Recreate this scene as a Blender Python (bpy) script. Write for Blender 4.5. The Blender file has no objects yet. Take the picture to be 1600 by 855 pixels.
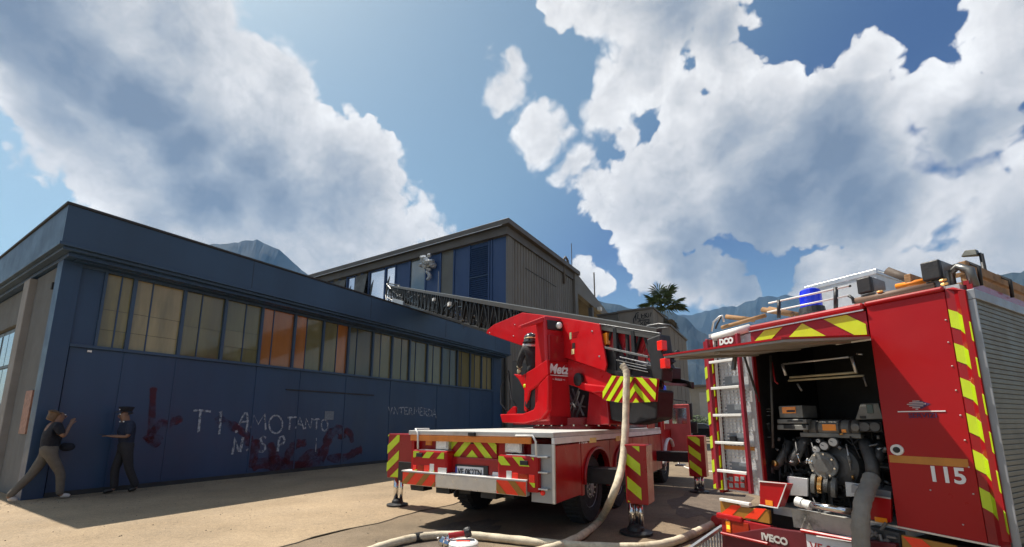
import bpy, bmesh, math, random
from mathutils import Vector, Matrix
R = math.radians
random.seed(7)
scene = bpy.context.scene
COL = scene.collection
# ------------------------------------------------------------------ camera
EYE = 1.5
PITCH = 9.57
cam_data = bpy.data.cameras.new("camera")
cam = bpy.data.objects.new("camera", cam_data)
COL.objects.link(cam)
cam.location = (0, 0, EYE)
cam.rotation_euler = (R(90 + PITCH), 0, 0)
cam_data.sensor_width = 36
cam_data.lens = 673 / 1600 * 36
cam_data.shift_y = (545.5 - 427.5) / 1600
cam_data.clip_start = 0.05
cam_data.clip_end = 60000
scene.camera = cam
# ------------------------------------------------------------------ view
vs = scene.view_settings
vs.view_transform = 'Standard'; vs.look = 'None'; vs.gamma = 1; vs.use_curve_mapping = False
vs.exposure = 0.64
SUN_AZ, SUN_EL = -59.0, 60.0
# ------------------------------------------------------------------ sun
sd = bpy.data.lights.new("sun", 'SUN')
sd.energy = 5.0; sd.angle = R(0.5); sd.color = (1.0, 0.93, 0.82)
sun = bpy.data.objects.new("sun", sd); COL.objects.link(sun)
sun.rotation_euler = (R(90 - SUN_EL), 0, R(180 - SUN_AZ))
sun.location = (-40, 30, 60)
# ------------------------------------------------------------------ world
world = bpy.data.worlds.new("World"); scene.world = world; world.use_nodes = True
nt = world.node_tree; nt.nodes.clear()
class NG:
    """small helper to write node graphs as expressions"""
    def __init__(s, nt): s.nt = nt
    def put(s, node, i, v):
        if isinstance(v, bpy.types.NodeSocket): s.nt.links.new(v, node.inputs[i])
        elif v is not None: node.inputs[i].default_value = v
    def math(s, op, a, b=None, c=None, clamp=False):
        n = s.nt.nodes.new('ShaderNodeMath'); n.operation = op; n.use_clamp = clamp
        for i, v in enumerate((a, b, c)): s.put(n, i, v)
        return n.outputs[0]
    def vec(s, op, a, b=None, c=None, out=0):
        n = s.nt.nodes.new('ShaderNodeVectorMath'); n.operation = op
        s.put(n, 0, a); s.put(n, 1, b)
        if c is not None: s.put(n, 2 if op != 'SCALE' else 3, c)
        return n.outputs[out]
    def ramp(s, v, a, b, c=0.0, d=1.0, kind='SMOOTHSTEP'):
        n = s.nt.nodes.new('ShaderNodeMapRange'); n.interpolation_type = kind
        for i, x in enumerate((v, a, b, c, d)): s.put(n, i, x)
        return n.outputs[0]
    def noise(s, v, scale, detail=5, rough=.5, lac=2.0, dist=0.0, out=0):
        n = s.nt.nodes.new('ShaderNodeTexNoise'); n.inputs['Scale'].default_value = scale
        n.inputs['Detail'].default_value = detail; n.inputs['Roughness'].default_value = rough
        n.inputs['Lacunarity'].default_value = lac; n.inputs['Distortion'].default_value = dist
        if v is not None: s.nt.links.new(v, n.inputs['Vector'])
        return n.outputs[out]
    def voro(s, v, scale, detail=0, rough=.5, feature='F1', smooth=None, out='Distance'):
        n = s.nt.nodes.new('ShaderNodeTexVoronoi'); n.feature = feature
        n.inputs['Scale'].default_value = scale
        n.inputs['Detail'].default_value = detail; n.inputs['Roughness'].default_value = rough
        if smooth is not None and 'Smoothness' in n.inputs: n.inputs['Smoothness'].default_value = smooth
        if v is not None: s.nt.links.new(v, n.inputs['Vector'])
        return n.outputs[out]
    def mix(s, f, a, b, mode='MIX'):
        n = s.nt.nodes.new('ShaderNodeMix'); n.data_type = 'RGBA'; n.blend_type = mode
        s.put(n, 0, f); s.put(n, 6, a); s.put(n, 7, b)
        return n.outputs[2]
g = NG(nt)
sky = nt.nodes.new('ShaderNodeTexSky'); sky.sky_type = 'NISHITA'; sky.sun_disc = False
sky.sun_elevation = R(SUN_EL); sky.sun_rotation = R(SUN_AZ)
sky.altitude = 300; sky.air_density = 1.1; sky.dust_density = 1.6; sky.ozone_density = 1.6
SKY_K = 0.083
tc = nt.nodes.new('ShaderNodeTexCoord'); D0 = tc.outputs['Generated']
# banks of cumulus: each round cell of a cloud bank is (direction, radius on the unit sky sphere)
CL=[(-0.6074, 0.5353, 0.587, 0.1991), (-0.4634, 0.7875, 0.4062, 0.2001), (0.7844, 0.5715, 0.241, 0.1199), (0.5489, 0.6991, 0.4582, 0.1331), (0.2484, 0.594, 0.7651, 0.1488), (0.6537, 0.7367, 0.1731, 0.1396), (0.715, 0.445, 0.5393, 0.0984), (0.3506, 0.8035, 0.4812, 0.1182), (-0.3675, 0.8797, 0.3018, 0.2064), (-0.5293, 0.7026, 0.4755, 0.1991), (0.6777, 0.5781, 0.4545, 0.0558), (0.4416, 0.7479, 0.4955, 0.1398), (0.6438, 0.68, 0.3508, 0.0776), (0.2514, 0.7224, 0.6441, 0.0584), (0.3496, 0.8862, 0.304, 0.0581), (0.5662, 0.6082, 0.5563, 0.0423), (0.7057, 0.5188, 0.4825, 0.036), (0.314, 0.839, 0.4443, 0.1114), (-0.3513, 0.8106, 0.4685, 0.1365), (-0.6077, 0.6198, 0.4965, 0.1602), (0.6799, 0.6012, 0.4199, 0.053), (0.2075, 0.5974, 0.7746, 0.1369), (0.627, 0.5991, 0.4979, 0.0321), (0.3716, 0.6798, 0.6323, 0.0353), (0.0726, 0.8121, 0.5789, 0.0452), (0.1932, 0.7463, 0.637, 0.0482), (-0.6185, 0.4839, 0.6192, 0.2207), (0.424, 0.8616, 0.2789, 0.0404), (0.7331, 0.6529, 0.1905, 0.0593), (0.1334, 0.8343, 0.5349, 0.0347), (0.2976, 0.5928, 0.7484, 0.1188), (0.7111, 0.4912, 0.5031, 0.0589), (0.716, 0.5971, 0.3618, 0.0342), (0.6252, 0.7505, 0.2142, 0.1086), (0.3115, 0.7335, 0.6041, 0.038), (0.6865, 0.551, 0.4745, 0.0424), (0.3074, 0.883, 0.3548, 0.065), (0.196, 0.8592, 0.4727, 0.0414), (0.1849, 0.7864, 0.5893, 0.0262), (0.5552, 0.6562, 0.511, 0.0831), (0.2398, 0.7136, 0.6582, 0.0702), (0.3523, 0.6512, 0.6721, 0.0506), (0.5157, 0.7259, 0.4551, 0.1276), (0.3957, 0.6855, 0.6112, 0.0453), (0.0403, 0.8024, 0.5954, 0.04), (-0.4872, 0.7538, 0.4409, 0.206), (0.0813, 0.6608, 0.7461, 0.0247), (-0.572, 0.661, 0.4857, 0.1793), (-0.4327, 0.6831, 0.5883, 0.08), (0.4627, 0.8465, 0.2632, 0.0278), (0.232, 0.792, 0.5646, 0.0195), (-0.209, 0.8833, 0.4197, 0.0485), (0.1678, 0.851, 0.4977, 0.0337), (-0.6001, 0.579, 0.5519, 0.1898), (0.7506, 0.5651, 0.3424, 0.0419), (0.1774, 0.7709, 0.6118, 0.0382), (0.3012, 0.9106, 0.2831, 0.0273), (-0.2808, 0.9316, 0.2306, 0.1219), (0.3733, 0.8775, 0.301, 0.0536), (0.4713, 0.6633, 0.5813, 0.0196), (0.7113, 0.4756, 0.5176, 0.0733), (0.176, 0.732, 0.6582, 0.0345), (0.6206, 0.6053, 0.4984, 0.0357), (0.796, 0.5523, 0.2476, 0.1068), (-0.0191, 0.7601, 0.6495, 0.032), (-0.0533, 0.7316, 0.6797, 0.0103), (-0.0062, 0.7284, 0.6852, 0.0148), (0.171, 0.938, 0.3014, 0.0315), (0.145, 0.9347, 0.3245, 0.0172)]

GREY = []
def skydir(x, y):
    u, v = (x - 800) / 673, (545.5 - y) / 673
    c, s_ = math.cos(R(PITCH)), math.sin(R(PITCH))
    return Vector((u, c - v * s_, s_ + v * c)).normalized()
# where the banks are thick and so grey from below: position, radius, thickness
for x, y, r, k in [(30,30,180,.75),(140,100,120,.8),(225,150,100,1.0),(290,215,95,.9),(330,295,95,.9),(240,330,80,.5),(400,250,90,.7),(270,60,80,.35),(90,190,90,.45),
                   (440,310,95,.6),(530,320,110,.45),(200,240,90,.35),(540,250,70,.25),
                   (1060,30,120,.5),(1120,70,90,.4),(1300,240,150,.75),(1340,320,130,.85),(1240,300,130,.75),(1180,360,130,.8),
                   (1090,395,110,.85),(1170,410,110,.95),(1230,410,80,.8),(1530,200,110,.7),(1500,240,100,.7),(1590,170,90,.6),(1060,150,70,.3),(1140,210,90,.4),
                   (1570,330,100,.3),(1590,80,90,.3)]:
    c = skydir(x, y); GREY.append((c, (skydir(x + r, y) - c).length * .5 + (skydir(x, y + r) - c).length * .5, k * 1.12))
w1 = g.noise(D0, 5.0, 3, .55, out=1)
wv = g.vec('SCALE', g.vec('SUBTRACT', w1, (.5, .5, .5)), None, .07)
w2 = g.noise(D0, 24.0, 2, .6, out=1)
wv = g.vec('ADD', wv, g.vec('SCALE', g.vec('SUBTRACT', w2, (.5, .5, .5)), None, .022))
DW = g.vec('ADD', D0, wv)
def banks(vec):
    acc = None
    for x, y, z, r in CL:
        d = g.math('SUBTRACT', r, g.vec('DISTANCE', vec, (x, y, z), out=1))
        acc = d if acc is None else g.math('MAXIMUM', acc, d)
    return acc
D = banks(DW)
# elsewhere in the sky the same broken cumulus goes on
low = g.noise(D0, 2.6, 1, .5)
rest = g.math('MULTIPLY', g.math('SUBTRACT', low, .52), .8)
front = g.vec('DOT_PRODUCT', D0, tuple(skydir(800, 330)), out=1)
rest = g.math('SUBTRACT', rest, g.ramp(front, .25, .55, 0, 1))
D = g.math('MAXIMUM', D, rest)
def puffs(vec):
    a = g.voro(vec, 15, 2.0, .6, 'F1')
    n = g.noise(vec, 18, 7, .66)
    return g.math('ADD', g.math('MULTIPLY', g.math('SUBTRACT', .45, a), 1.15), g.math('MULTIPLY', g.math('SUBTRACT', n, .5), 1.0))
pf = puffs(DW)
dens = g.math('ADD', D, g.math('MULTIPLY', pf, .038))
dens = g.math('ADD', dens, .036)
fe = g.ramp(g.noise(D0, 3.1, 2, .5), .46, .70, .007, .045)
alpha = g.ramp(dens, -.003, fe)
soft = g.ramp(dens, 0.0, .10)
# relief: compare with the puffs a little nearer the sun's side
off = g.vec('ADD', DW, (-.006, 0.0, .014))
rel = g.math('SUBTRACT', g.noise(DW, 13, 5, .62), g.noise(off, 13, 5, .62))
S = None
DS = g.vec('ADD', D0, g.vec('SCALE', wv, None, 1.6))
for c, r, k in GREY:
    d = g.vec('DISTANCE', DS, tuple(c), out=1)
    v = g.ramp(d, r * 1.1, 0.0, 0.0, k)
    S = v if S is None else g.math('SMOOTH_MAX', S, v, .25)
far = g.math('MULTIPLY', g.ramp(front, .55, .25), g.ramp(dens, .02, .16, 0, .7))
S = g.math('MAXIMUM', S, far)
S = g.math('ADD', S, g.math('MULTIPLY', g.math('SUBTRACT', g.noise(DW, 6.5, 5, .56), .5), .62))
S = g.math('ADD', S, g.math('MULTIPLY', rel, -.80))
S = g.math('ADD', S, g.math('MULTIPLY', pf, -.13))
S = g.math('ADD', S, g.math('MULTIPLY', g.math('SUBTRACT', 1.0, soft), -.30))
S = g.ramp(S, -.20, .92, 0.0, 1.0, 'LINEAR')
cr = nt.nodes.new('ShaderNodeValToRGB'); nt.links.new(S, cr.inputs[0])
el = cr.color_ramp.elements
el[0].position = 0; el[0].color = (1.10, 1.09, 1.07, 1)
el[1].position = 1; el[1].color = (.20, .25, .33, 1)
for p_, c_ in ((.20, (.84, .83, .82)), (.42, (.58, .595, .615)), (.66, (.37, .415, .475))):
    e = el.new(p_); e.color = (*c_, 1)
sdir = (math.sin(R(SUN_AZ)) * math.cos(R(SUN_EL)), math.cos(R(SUN_AZ)) * math.cos(R(SUN_EL)), math.sin(R(SUN_EL)))
away = g.vec('DOT_PRODUCT', D0, sdir, out=1)
low_ = g.ramp(g.vec('DOT_PRODUCT', D0, (0, 0, 1), out=1), .5, .1, 0, .75)
tint = g.mix(g.math('MAXIMUM', g.ramp(away, .36, .72), low_), (.52, .66, .94, 1), (1.40, 1.54, 1.32, 1))
skyc = g.vec('SCALE', g.vec('MULTIPLY', sky.outputs[0], tint), None, SKY_K)
# thin veil: the sky near the horizon is paler
hz = g.vec('DOT_PRODUCT', D0, (0, 0, 1), out=1)
warm = g.ramp(hz, .05, .45, 1, 0)
cl = g.mix(g.math('MULTIPLY', warm, .85), cr.outputs[0], g.mix(1.0, cr.outputs[0], (1.0, .92, .80, 1), 'MULTIPLY'))
colr = g.mix(g.math('MULTIPLY', alpha, .97), skyc, cl)
world.cycles.sampling_method = 'MANUAL'; world.cycles.sample_map_resolution = 512
bg = nt.nodes.new('ShaderNodeBackground'); bg.inputs['Strength'].default_value = .65
out = nt.nodes.new('ShaderNodeOutputWorld')
nt.links.new(colr, bg.inputs['Color']); nt.links.new(bg.outputs[0], out.inputs['Surface'])

# ------------------------------------------------------------------ frames: yaw-rotated ground axes through the origin
CP, SP = math.cos(R(PITCH)), math.sin(R(PITCH))
class Frame:
    def __init__(s, az):
        a = R(az); s.e1 = Vector((math.sin(a), math.cos(a), 0)); s.e2 = Vector((-math.cos(a), math.sin(a), 0)); s.e3 = Vector((0, 0, 1)); s.az = az
    def w(s, p): return s.e1 * p[0] + s.e2 * p[1] + s.e3 * p[2]
    def at(s, x, y, axis, val):
        """where the line of sight through photo pixel (x, y) meets the plane [axis] = val of this frame"""
        u, v = (x - 800) / 673, (545.5 - y) / 673
        d = Vector((u, CP - v * SP, SP + v * CP)); e = (s.e1, s.e2, s.e3)[axis]
        t = (val - (EYE if axis == 2 else 0)) / d.dot(e); P = d * t
        return (P.dot(s.e1), P.dot(s.e2), P.z + EYE)
    def pts(s, axis, val, pp): return [s.at(x, y, axis, val) for x, y in pp]
W = Frame(-0.0); W.e1 = Vector((1, 0, 0)); W.e2 = Vector((0, 1, 0))
F = Frame(31.4)      # warehouse, hall and ladder truck
B = Frame(62.0)      # pump truck: first axis runs along it, second to its left
L = Frame(-28.3)     # the raised ladder
# ------------------------------------------------------------------ materials
MATS = {}
def M(name, col, rough=.55, metal=0.0, var=.12, scale=3.0, bump=0.0, bscale=30.0, coat=0.0, dirt=None, emit=None, trans=0.0, streak=False):
    if name in MATS: return MATS[name]
    m = bpy.data.materials.new(name); m.use_nodes = True; n = m.node_tree; b = n.nodes['Principled BSDF']; q = NG(n)
    t = n.nodes.new('ShaderNodeTexCoord'); v = t.outputs['Object']
    if streak:
        mp = n.nodes.new('ShaderNodeMapping'); mp.inputs['Scale'].default_value = (1, 1, .12); n.links.new(v, mp.inputs[0]); v2 = mp.outputs[0]
    else: v2 = v
    ns = q.noise(v2, scale, 6, .6)
    k = q.ramp(ns, .3, .7, 1 - var, 1 + var * .8, 'LINEAR')
    c = q.vec('SCALE', tuple(col[:3]), None, k)
    if dirt:
        dn = q.noise(v2, scale * .45, 7, .65)
        c = q.mix(q.ramp(dn, dirt[1], dirt[1] + .18, 0, dirt[2]), c, (*dirt[0], 1))
    n.links.new(c, b.inputs['Base Color'])
    r2 = q.noise(v, scale * 2.2, 5, .6)
    n.links.new(q.ramp(r2, .3, .7, max(.02, rough - .1), min(1, rough + .1), 'LINEAR'), b.inputs['Roughness'])
    b.inputs['Metallic'].default_value = metal
    if 'red' in name: b.inputs['Specular IOR Level'].default_value = .3
    b.inputs['Coat Weight'].default_value = coat; b.inputs['Coat Roughness'].default_value = .06
    if trans: b.inputs['Transmission Weight'].default_value = trans
    if emit: b.inputs['Emission Color'].default_value = (*emit[0], 1); b.inputs['Emission Strength'].default_value = emit[1]
    if bump:
        bn = n.nodes.new('ShaderNodeBump'); bn.inputs['Strength'].default_value = bump; bn.inputs['Distance'].default_value = .01
        n.links.new(q.noise(v2, bscale, 6, .6), bn.inputs['Height']); n.links.new(bn.outputs[0], b.inputs['Normal'])
    MATS[name] = m
    return m
red = M('fire_red_paint', (.38, .004, .007), .36, 0, .14, 2, 0, 30, .12, dirt=((.17, .03, .025), .50, .5))
red_bright = M('signal_red_sheet', (.50, .004, .008), .42, 0, .12, 2, 0, 30, .08, dirt=((.28, .02, .02), .53, .4))
red_dark = M('dark_red_paint', (.30, .008, .012), .35, 0, .12, 3, 0, 30, .4)
lime = M('fluorescent_yellow_film', (.55, .72, .015), .35, 0, .10, 6, 0, 30, .3)
orange_film = M('orange_film', (.85, .25, .02), .35, 0, .12, 8)
redor = M('fluorescent_red_film', (.95, .05, .015), .35, 0, .08, 8, 0, 30, .3)
amber = M('amber_film', (.55, .22, .03), .4, 0, .15, 8)
brownfilm = M('brown_yellow_film', (.36, .16, .02), .4, 0, .12, 8)
alu = M('brushed_aluminium', (.62, .62, .62), .35, .85, .12, 6, .15, 60)
alu_plate = M('chequer_aluminium', (.55, .56, .57), .42, .4, .08, 12, .35, 90)
alu_grey = M('grey_metal_panel', (.30, .31, .33), .45, .4, .15, 4)
whitep = M('white_paint', (.78, .77, .74), .45, 0, .10, 5, dirt=((.45, .4, .33), .55, .5))
steel = M('grey_steel', (.22, .22, .22), .45, .6, .25, 6, .3, 50)
darksteel = M('dark_steel', (.035, .036, .038), .45, .5, .3, 6, .3, 50)
chrome = M('polished_steel', (.75, .75, .75), .12, 1, .1, 5)
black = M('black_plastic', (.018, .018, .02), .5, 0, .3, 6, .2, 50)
rubber = M('tyre_rubber', (.02, .02, .02), .85, 0, .35, 8, .5, 60)
white_t = M('white_lettering', (.8, .8, .8), .45, 0, .08, 8)
hosem = M('canvas_hose', (.62, .54, .40), .8, 0, .25, 9, .6, 120, dirt=((.30, .22, .13), .5, .6))
hosegrey = M('grey_hose', (.25, .235, .21), .75, 0, .2, 9, .6, 120)
wood = M('weathered_wood', (.30, .17, .08), .7, 0, .35, 7, .5, 50)
blue_lens = M('blue_lens', (.01, .03, .75), .15, 0, .1, 5, 0, 30, .8)
red_lens = M('red_lens', (1.0, .03, .02), .15, 0, .1, 9, 0, 30, .6)
amber_lens = M('amber_lens', (.95, .30, .02), .15, 0, .1, 9, 0, 30, .6)
clear_lens = M('clear_lens', (.7, .7, .7), .12, .3, .15, 30, .5, 80, .6)
brass = M('brass', (.75, .42, .15), .3, 1, .15, 10)
# ------------------------------------------------------------------ mesh builder
BASE = {}
def tag(o, label=None, cat=None, group=None, kind=None):
    if label: o['label'] = label
    if cat: o['category'] = cat
    if group: o['group'] = group
    if kind: o['kind'] = kind
    return o
def thing(name, base, label, cat, group=None):
    o = bpy.data.objects.new(name, None); COL.objects.link(o); o.location = base; o.empty_display_size = .3
    BASE[o.name] = Vector(base); return tag(o, label, cat, group)
class MB:
    def __init__(s, fr=W): s.v = []; s.f = []; s.fr = fr
    def add(s, vs, fs):
        k = len(s.v); s.v += [s.fr.w(p) for p in vs]; s.f += [tuple(i + k for i in f) for f in fs]; return s
    def box(s, a, b):
        x0, y0, z0 = (min(a[i], b[i]) for i in range(3)); x1, y1, z1 = (max(a[i], b[i]) for i in range(3))
        return s.add([(x0,y0,z0),(x1,y0,z0),(x1,y1,z0),(x0,y1,z0),(x0,y0,z1),(x1,y0,z1),(x1,y1,z1),(x0,y1,z1)],
                     [(3,2,1,0),(4,5,6,7),(0,1,5,4),(1,2,6,5),(2,3,7,6),(3,0,4,7)])
    def hexa(s, lo, hi):
        """eight corners: four of one face, four of the opposite"""
        return s.add(list(lo) + list(hi), [(3,2,1,0),(4,5,6,7),(0,1,5,4),(1,2,6,5),(2,3,7,6),(3,0,4,7)])
    def prism(s, poly, d):
        n = len(poly); q = [tuple(p[i] + d[i] for i in range(3)) for p in poly]
        return s.add(list(poly) + q, [tuple(range(n))[::-1], tuple(range(n, 2 * n))] + [(i, (i + 1) % n, n + (i + 1) % n, n + i) for i in range(n)])
    def tube(s, pts, r, n=8, caps=True, flat=None):
        P = [Vector(p) for p in pts]; rr = r if isinstance(r, (list, tuple)) else [r] * len(P)
        vs = []; up = None
        for i, p in enumerate(P):
            d = (P[min(i + 1, len(P) - 1)] - P[max(i - 1, 0)]).normalized()
            if up is None: up = Vector((0, 0, 1)) if abs(d.z) < .9 else Vector((1, 0, 0))
            a = d.cross(up)
            if a.length < 1e-5: a = d.orthogonal()
            a.normalize(); b_ = a.cross(d).normalized(); up = b_
            for k in range(n):
                t = 2 * math.pi * (k + .5) / n; vs.append(tuple(p + (a * math.cos(t) + b_ * math.sin(t) * (flat or 1)) * rr[i]))
        fs = [(i * n + k, i * n + (k + 1) % n, (i + 1) * n + (k + 1) % n, (i + 1) * n + k) for i in range(len(P) - 1) for k in range(n)]
        if caps: fs += [tuple(range(n))[::-1], tuple(range((len(P) - 1) * n, len(P) * n))]
        return s.add(vs, fs)
    def bar(s, a, b, w): return s.tube([a, b], w * .707, 4)
    def cyl(s, a, b, r, n=20): return s.tube([a, b], r, n)
    def lathe(s, c, axis, prof, n=20):
        """prof: list of (radius, distance along axis)"""
        c = Vector(c); d = Vector(axis).normalized(); a = d.orthogonal().normalized(); b_ = d.cross(a)
        vs = [tuple(c + d * h + (a * math.cos(2 * math.pi * k / n) + b_ * math.sin(2 * math.pi * k / n)) * max(r, .0005)) for r, h in prof for k in range(n)]
        m = len(prof)
        fs = [(i * n + k, i * n + (k + 1) % n, (i + 1) * n + (k + 1) % n, (i + 1) * n + k) for i in range(m - 1) for k in range(n)] + [tuple(range(n))[::-1], tuple(range((m - 1) * n, m * n))]
        return s.add(vs, fs)
    def ball(s, c, r, sc=(1, 1, 1), n=12):
        m = n // 2 + 1
        return s.add([(c[0] + r * sc[0] * math.sin(math.pi * i / m) * math.cos(2 * math.pi * k / n), c[1] + r * sc[1] * math.sin(math.pi * i / m) * math.sin(2 * math.pi * k / n), c[2] + r * sc[2] * math.cos(math.pi * i / m)) for i in range(m + 1) for k in range(n)],
                     [(i * n + k, i * n + (k + 1) % n, (i + 1) * n + (k + 1) % n, (i + 1) * n + k) for i in range(m) for k in range(n)])
    def build(s, name, mat, parent=None, base=None, smooth=False, bevel=0.0, sub=0):
        if parent is not None:
            root = parent
            while root.parent: root = root.parent
            b0 = BASE[root.name]
        else: b0 = Vector(base) if base is not None else Vector((0, 0, 0))
        me = bpy.data.meshes.new(name); me.from_pydata([v - b0 for v in s.v], [], s.f); me.update()
        bm = bmesh.new(); bm.from_mesh(me); bmesh.ops.recalc_face_normals(bm, faces=bm.faces); bm.to_mesh(me); bm.free()
        me.materials.append(mat)
        if smooth: me.polygons.foreach_set('use_smooth', [True] * len(me.polygons))
        o = bpy.data.objects.new(name, me); COL.objects.link(o)
        if parent is not None: o.parent = parent
        else: o.location = b0; BASE[o.name] = b0
        if bevel:
            m = o.modifiers.new('bevel', 'BEVEL'); m.width = bevel; m.segments = 2; m.limit_method = 'ANGLE'; m.harden_normals = False
        return o
def clip(poly, fn):
    out = []
    for i in range(len(poly)):
        a, b = poly[i], poly[(i + 1) % len(poly)]; fa, fb = fn(a), fn(b)
        if fa >= 0: out.append(a)
        if (fa >= 0) != (fb >= 0):
            t = fa / (fa - fb); out.append((a[0] + (b[0] - a[0]) * t, a[1] + (b[1] - a[1]) * t))
    return out
def stripes(mb, corners, axis, out, ang, period, duty=.5, phase=0.0, depth=.004, mid=None, apex=None):
    """diagonal film stripes clipped to the flat polygon `corners` (3-d, in mb's frame) that lies across `axis`; out = +-1 is the visible side"""
    i, j = [k for k in range(3) if k != axis]; val = corners[0][axis]
    pol = [(c[i], c[j]) for c in corners]
    if sum(pol[k][0] * pol[(k + 1) % len(pol)][1] - pol[(k + 1) % len(pol)][0] * pol[k][1] for k in range(len(pol))) < 0: pol.reverse()
    def run(ang, pol):
        ca, sa = math.cos(R(ang)), math.sin(R(ang)); k0 = [p[0] * ca + p[1] * sa for p in pol]
        n = int((max(k0) - min(k0)) / period) + 3; st = math.floor((min(k0) - phase) / period)
        for q in range(n):
            lo = phase + (st + q) * period; hi = lo + period * duty
            P_ = clip(clip(pol, lambda p: p[0] * ca + p[1] * sa - lo), lambda p: hi - p[0] * ca - p[1] * sa)
            if len(P_) < 3: continue
            vs = []
            for p in P_:
                v = [0, 0, 0]; v[i] = p[0]; v[j] = p[1]; v[axis] = val + out * .002; vs.append(tuple(v))
            d = [0, 0, 0]; d[axis] = out * depth
            mb.prism(vs, d)
    if mid is None: run(ang, pol)
    else:
        for a_, half in ((ang, clip(pol, lambda p: mid - p[0])), (180 - ang, clip(pol, lambda p: p[0] - mid))):
            if apex is not None: phase = mid * math.cos(R(a_)) + apex * math.sin(R(a_)) - period * duty
            run(a_, half)
    return mb
def ribbon(mb, pts, w, axis, out, off=.003):
    """flat painted stroke along 3-d points on a plane across `axis`"""
    i, j = [k for k in range(3) if k != axis]; n = len(pts); vs = []
    for k in range(n):
        a, b = pts[max(k - 1, 0)], pts[min(k + 1, n - 1)]; dx, dy = b[i] - a[i], b[j] - a[j]; l = math.hypot(dx, dy) or 1
        ww = w[k] if isinstance(w, (list, tuple)) else w
        for sgn in (1, -1):
            v = [0, 0, 0]; v[i] = pts[k][i] - dy / l * ww / 2 * sgn; v[j] = pts[k][j] + dx / l * ww / 2 * sgn; v[axis] = pts[k][axis] + out * off; vs.append(tuple(v))
    return mb.add(vs, [(2 * k, 2 * k + 1, 2 * k + 3, 2 * k + 2) for k in range(n - 1)])
def lettering(text, fr, origin, xdir, ydir, size, mat, parent, name='lettering', shear=0.0, depth=.002, bold=0.0, align='LEFT', width=1.0):
    """flat printed words; origin / directions are local to frame fr"""
    c = bpy.data.curves.new(name, 'FONT'); c.body = text; c.size = size; c.shear = shear; c.extrude = depth; c.offset = bold; c.align_x = align; c.resolution_u = 3
    t = bpy.data.objects.new(name, c); COL.objects.link(t); dg = bpy.context.evaluated_depsgraph_get()
    me = bpy.data.meshes.new_from_object(t.evaluated_get(dg)); bpy.data.objects.remove(t); bpy.data.curves.remove(c)
    X = Vector(xdir).normalized(); Y = Vector(ydir).normalized(); Z = X.cross(Y); O = Vector(origin)
    root = parent
    while root.parent: root = root.parent
    for v in me.vertices:
        p = O + X * v.co.x * width + Y * v.co.y + Z * v.co.z; v.co = fr.w(p) - BASE[root.name]
    me.materials.clear(); me.materials.append(mat)
    o = bpy.data.objects.new(name, me); COL.objects.link(o); o.parent = parent
    return o
def wheel(parent, fr, c, axis, r, w, out):
    """tyre > rim, nuts; axis 1 = across the vehicle, out = +-1 outer side"""
    ax = [0, 0, 0]; ax[axis] = out
    t = MB(fr).lathe(c, ax, [(r * .58, -w), (r * .93, -w), (r, -w * .8), (r, -w * .15), (r * .94, 0), (r * .62, .005), (r * .58, -.02)], 32).build('tyre', rubber, parent, smooth=False)
    MB(fr).lathe(c, ax, [(r * .58, -.03), (r * .56, -.012), (r * .5, -.06), (r * .34, -.075), (r * .30, -.02), (r * .16, -.015), (r * .15, .01), (.01, .015)], 28).build('rim', alu_grey, t)
    nb = MB(fr)
    for k in range(10):
        a = 2 * math.pi * k / 10; p = list(c); i, j = [q for q in range(3) if q != axis]; p[i] += math.cos(a) * r * .25; p[j] += math.sin(a) * r * .25; p[axis] -= out * .02
        q = list(p); q[axis] += out * .03; nb.cyl(p, q, r * .028, 6)
    nb.build('wheel_nuts', chrome, t)
    tr = MB(fr)
    i, j = [q for q in range(3) if q != axis]
    for k in range(40):
        a = 2 * math.pi * k / 40; p = list(c); p[i] += math.cos(a) * (r + .004); p[j] += math.sin(a) * (r + .004); p[axis] -= out * w * .85; q = list(p); q[axis] += out * w * .75; tr.bar(p, q, r * .05)
    tr.build('tread', rubber, t)
    return t

# ================================================================== GROUND, FIELD, MOUNTAINS, HAZE
asph = M('sunbaked_asphalt', (.205, .153, .098), .9, 0, .38, .7, .8, 160, dirt=((.11, .085, .065), .53, .65))
conc = M('worn_concrete_yard', (.305, .226, .140), .88, 0, .30, .45, .6, 120, dirt=((.17, .125, .085), .53, .55))
def fine_grain(m, amt=.35, sc=260):
    n = m.node_tree; b = n.nodes['Principled BSDF']; q = NG(n); src = b.inputs['Base Color'].links[0].from_socket
    t = n.nodes.new('ShaderNodeTexCoord'); v = t.outputs['Object']
    a = q.noise(v, sc, 2, .7); k = q.ramp(a, .3, .7, 1 - amt, 1 + amt, 'LINEAR')
    a2 = q.noise(v, 14, 5, .7); k2 = q.ramp(a2, .35, .65, .86, 1.1, 'LINEAR')
    cr_ = q.voro(v, .45, 0, .5, 'DISTANCE_TO_EDGE'); 
    vw = q.vec('ADD', v, q.vec('SCALE', q.noise(v, 3, 4, .6, out=1), None, .5)); cr_ = q.voro(vw, .35, 0, .5, 'DISTANCE_TO_EDGE')
    ck = q.ramp(cr_, 0, .006, .86, 1)
    n.links.new(q.vec('SCALE', src, None, q.math('MULTIPLY', q.math('MULTIPLY', k, k2), ck)), b.inputs['Base Color'])
fine_grain(asph, .50, 85); fine_grain(conc, .32, 60)
def field(name, pts, mat, z, fr=W):
    mb = MB(fr); mb.add([(p[0], p[1], z) for p in pts], [tuple(range(len(pts)))]); o = mb.build(name, mat); return tag(o, kind='structure')
meadow = M('dry_valley_grass', (.16, .13, .05), .95, 0, .35, .02)
field('ground', [(5500 * math.cos(a * math.pi / 24), 5500 * math.sin(a * math.pi / 24)) for a in range(48)], meadow, -.02)
field('asphalt_yard', [(-14, -30), (62, -30), (62, 5.3), (-14, 5.3)], asph, 0.0, F)
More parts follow.
